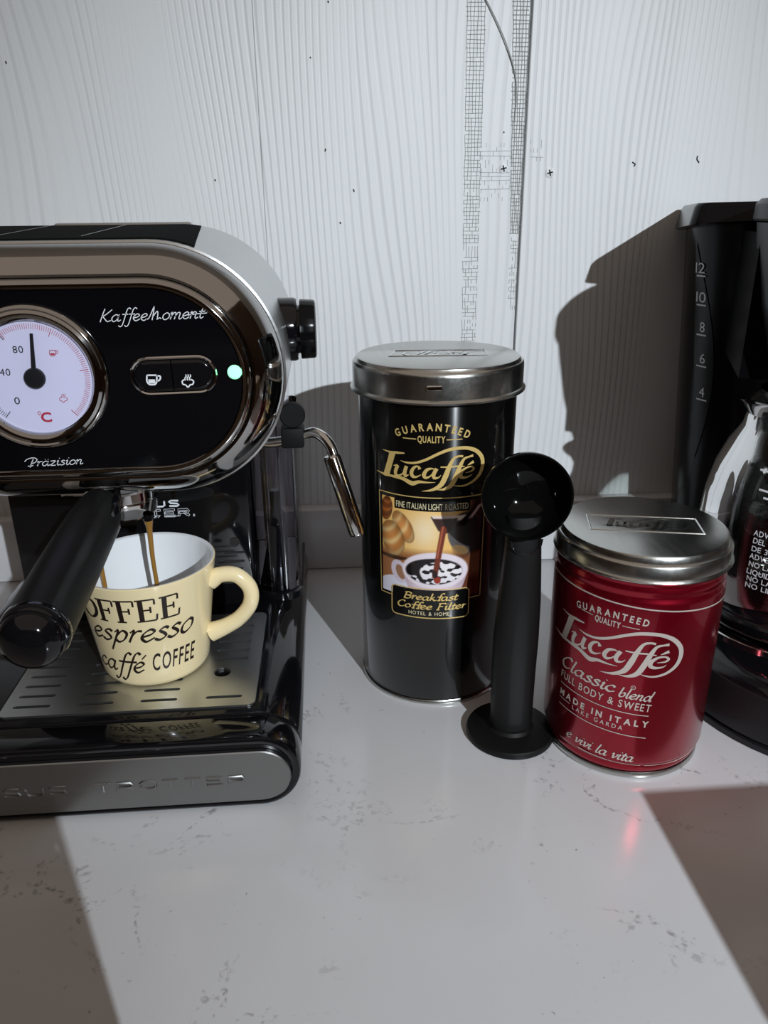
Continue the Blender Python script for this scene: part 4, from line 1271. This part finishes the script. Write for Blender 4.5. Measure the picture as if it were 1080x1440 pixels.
# lens-shaped level window with the cup scale
wn = MB(); rw = []
ut, vt_ = col_uv(980, 338); ub, vb_ = col_uv(976, 645); um_, _v = col_uv(1006, 465)
for i in range(29):
    t = i/28; z = lerp(vb_, vt_, t); ul = lerp(ub, ut, t)
    wd_ = (um_-(ub+ut)/2)*sin(PI*t)**.9
    rw.append([csd(ul+wd_*k/8, z, .0006) for k in range(9)])
wn.grid(rw, False)
wno = obj('level_window', wn, M['window'], cm, 'smoked water level window')
nm = MB()
for txt, px, py in (('12', 978, 384), ('10', 979, 425), ('8', 985, 467), ('6', 985, 511), ('4', 984, 558)):
    wt_ = .0105 if len(txt) == 2 else .0050
    uc_, vl = col_uv(px+(7.5 if len(txt) == 2 else 3.5), py)
    um2, vk = col_uv(987, py+4)
    sans(nm, csd, txt, uc_-wt_/2, vl, wt_, .0072, .0009)
    ribbon(nm, csd, [(um2-.005, vk), (um2+.005, vk)], .0011, .0009, 1, None, .003)
nmo = obj('scale_markings', nm, M['grey_ink'], wno, 'grey cup numbers 12 to 4')
# lid
ldm = MB()
def lid_ring(i, z):
    rc = .010
    P = [loc(-.004, -.131), loc(0, -rc)]+[loc(rc-rc*cos(t*PI/12), -rc+rc*sin(t*PI/12)) for t in range(1, 6)]+[loc(rc, 0), loc(.125, 0), Vector((.395, .644))]
    c = Vector((.325, .575))
    def lift(p):                        # the lid rises and thins towards the front
        a, b = (p-LO).dot(LR), (p-LO).dot(LF)
        t = min(1, max(0, (b+.131)/.131*.45+a/.05*.55))
        return t*lerp(.0125, .0030, (z-.286)/.0185)
    return [(*(p+(c-p).normalized()*i), z+lift(p)) for p in P]
ldm.grid([lid_ring(.002, .2860), lid_ring(-.002, .2872), lid_ring(.0016, .3015), lid_ring(.0045, .3045)], True, True, True)
obj('tank_lid', ldm, M['black'], cm)
fh = MB()
prof = [(.030, .1995), (.0510, .2005), (.0560, .204), (.0620, .222), (.0700, .250), (.0750, .278), (.0775, .2950)]
fh.lathe((.326, .432, 0), prof, 72, True, True)
obj('filter_housing', fh, M['housing'], cm, 'round filter basket housing')
ft = MB().lathe((.326, .432, 0), [(.0790, .2958), (.0800, .2970), (.0796, .3050), (.0770, .3078), (.0660, .3090), (.0001, .3094)], 72, True)
obj('filter_lid', ft, M['housing'], cm)
arm = MB().grid([[(*loc(a, b), z) for a, b in ((.036, -.06), (.036, .06), (.10, .06), (.10, -.06))] for z in (.205, .2890)], True, True, True, False)
obj('head_arm', arm, M['black'], cm)
# glass jug on the hot plate
cj = thing('glass_carafe', 'clear glass coffee jug with white print standing on the hot plate', 'carafe', (HX, HY, .0445))
spdir = math.radians(176)
def car_ring(r, z, lip=0.0, n=72):
    P = []
    for i in range(n):
        a = 2*PI*i/n
        dl = (a-spdir+PI) % (2*PI)-PI
        rr_ = r+lip*math.exp(-(dl/.42)**2)
        P.append((HX+rr_*cos(a), HY+rr_*sin(a), z+.10*lip*math.exp(-(dl/.42)**2)))
    return P
CP = [(.0001, .0446, 0), (.050, .0446, 0), (.0575, .0462, 0), (.0625, .0520, 0), (.0665, .070, 0), (.0682, .090, 0), (.0680, .110, 0), (.0664, .128, 0), (.0625, .146, 0), (.0560, .162, .001), (.0490, .174, .003), (.0445, .182, .007), (.0430, .188, .013), (.0435, .1915, .018)]
gl = MB().grid([car_ring(*c) for c in CP], True)
gl.grid([car_ring(r+.0006, z, lp) for r, z, lp in CP[-1:]]+[car_ring(max(r-.0018, .0001), z+(.0016 if r < .055 and z < .05 else 0), lp) for r, z, lp in CP[::-1]], True)
jug = obj('glass', gl, M['glass'], cj)
obj('foot_band', MB().lathe((HX, HY, 0), [(.0600, .0455), (.0640, .0470), (.0655, .0500), (.0655, .0545), (.0640, .0560), (.0632, .0560)], 72), M['gloss_black'], cj)
obj('jug_lid', MB().lathe((HX, HY, 0), [(.0400, .1925), (.0425, .1930), (.0425, .1960), (.0380, .1985), (.0001, .1990)], 56, True), M['black'], cj)
hpj = [(HX+.012, HY-.044, .1830), (HX+.020, HY-.072, .186), (HX+.026, HY-.096, .170), (HX+.026, HY-.100, .130), (HX+.022, HY-.092, .092), (HX+.018, HY-.072, .080)]
obj('handle', MB().tube(hpj, [.008, .009, .010, .010, .009, .007], 16, 6, True, .6), M['black'], cj)
jp = MB()
def jug_r(z): return float(np.interp(z, [c[1] for c in CP], [c[0] for c in CP]))
js = Round((HX, HY), jug_r, .066)
def jpt(px, py): return on_round(px, py, (HX, HY), jug_r, .066)
for k, (txt, px, py, wd_) in enumerate((('ADVERTENCIA:', 1060, 752, .030), ('DEL CALOR', 1059, 763, .024), ('DE 30 MIN', 1057, 774, .022),
        ('ADVERTENCIA:', 1054, 784, .030), ('NO LA GOLPEE', 1053, 795, .031), ('LIQUIDOS FRIOS', 1050, 805, .034), ('NO LA USE', 1050, 815, .024), ('NO LIMPIE', 1048, 824, .023))):
    a = jpt(px, py)
    if a: sans(jp, js, txt, a[0], a[1], wd_, .0034, .0004, .006)
for px, py, n_ in ((1070, 660, 2), (1068, 688, 3), (1074, 700, 2)):
    a = jpt(px, py)
    if a: frame(jp, js, [(a[0], a[1]), (a[0]+.006*n_, a[1])], .0012, .0004, .003)
obj('lettering', jp, M['white_ink'], jug, 'white warning text on the glass')

# ================================================================== unseen cartons, added only to shade the near corners of the worktop
def shade_carton(lo_, hi, label):
    c = thing('shade_carton', label, 'box', ((lo_[0]+hi[0])/2, (lo_[1]+hi[1])/2, 0))
    obj('body', MB().box(lo_, hi, .001, 1), M['card'], c)
    x0, x1 = lo_[0], hi[0]; ym = (lo_[1]+hi[1])/2
    obj('flap', MB().box((x0+.0005, lo_[1]+.0005, hi[2]), (x1-.0005, ym-.0004, hi[2]+.0008)), M['card'], c)
    obj('flap', MB().box((x0+.0005, ym+.0004, hi[2]), (x1-.0005, hi[1]-.0005, hi[2]+.0008)), M['card'], c)
shade_carton((-.30, .022, 0), (-.016, .072, .176), 'unseen brown box added to shade the near left corner of the worktop')
shade_carton((.224, .022, 0), (.42, .135, .120), 'unseen brown box added to shade the near right corner of the worktop')
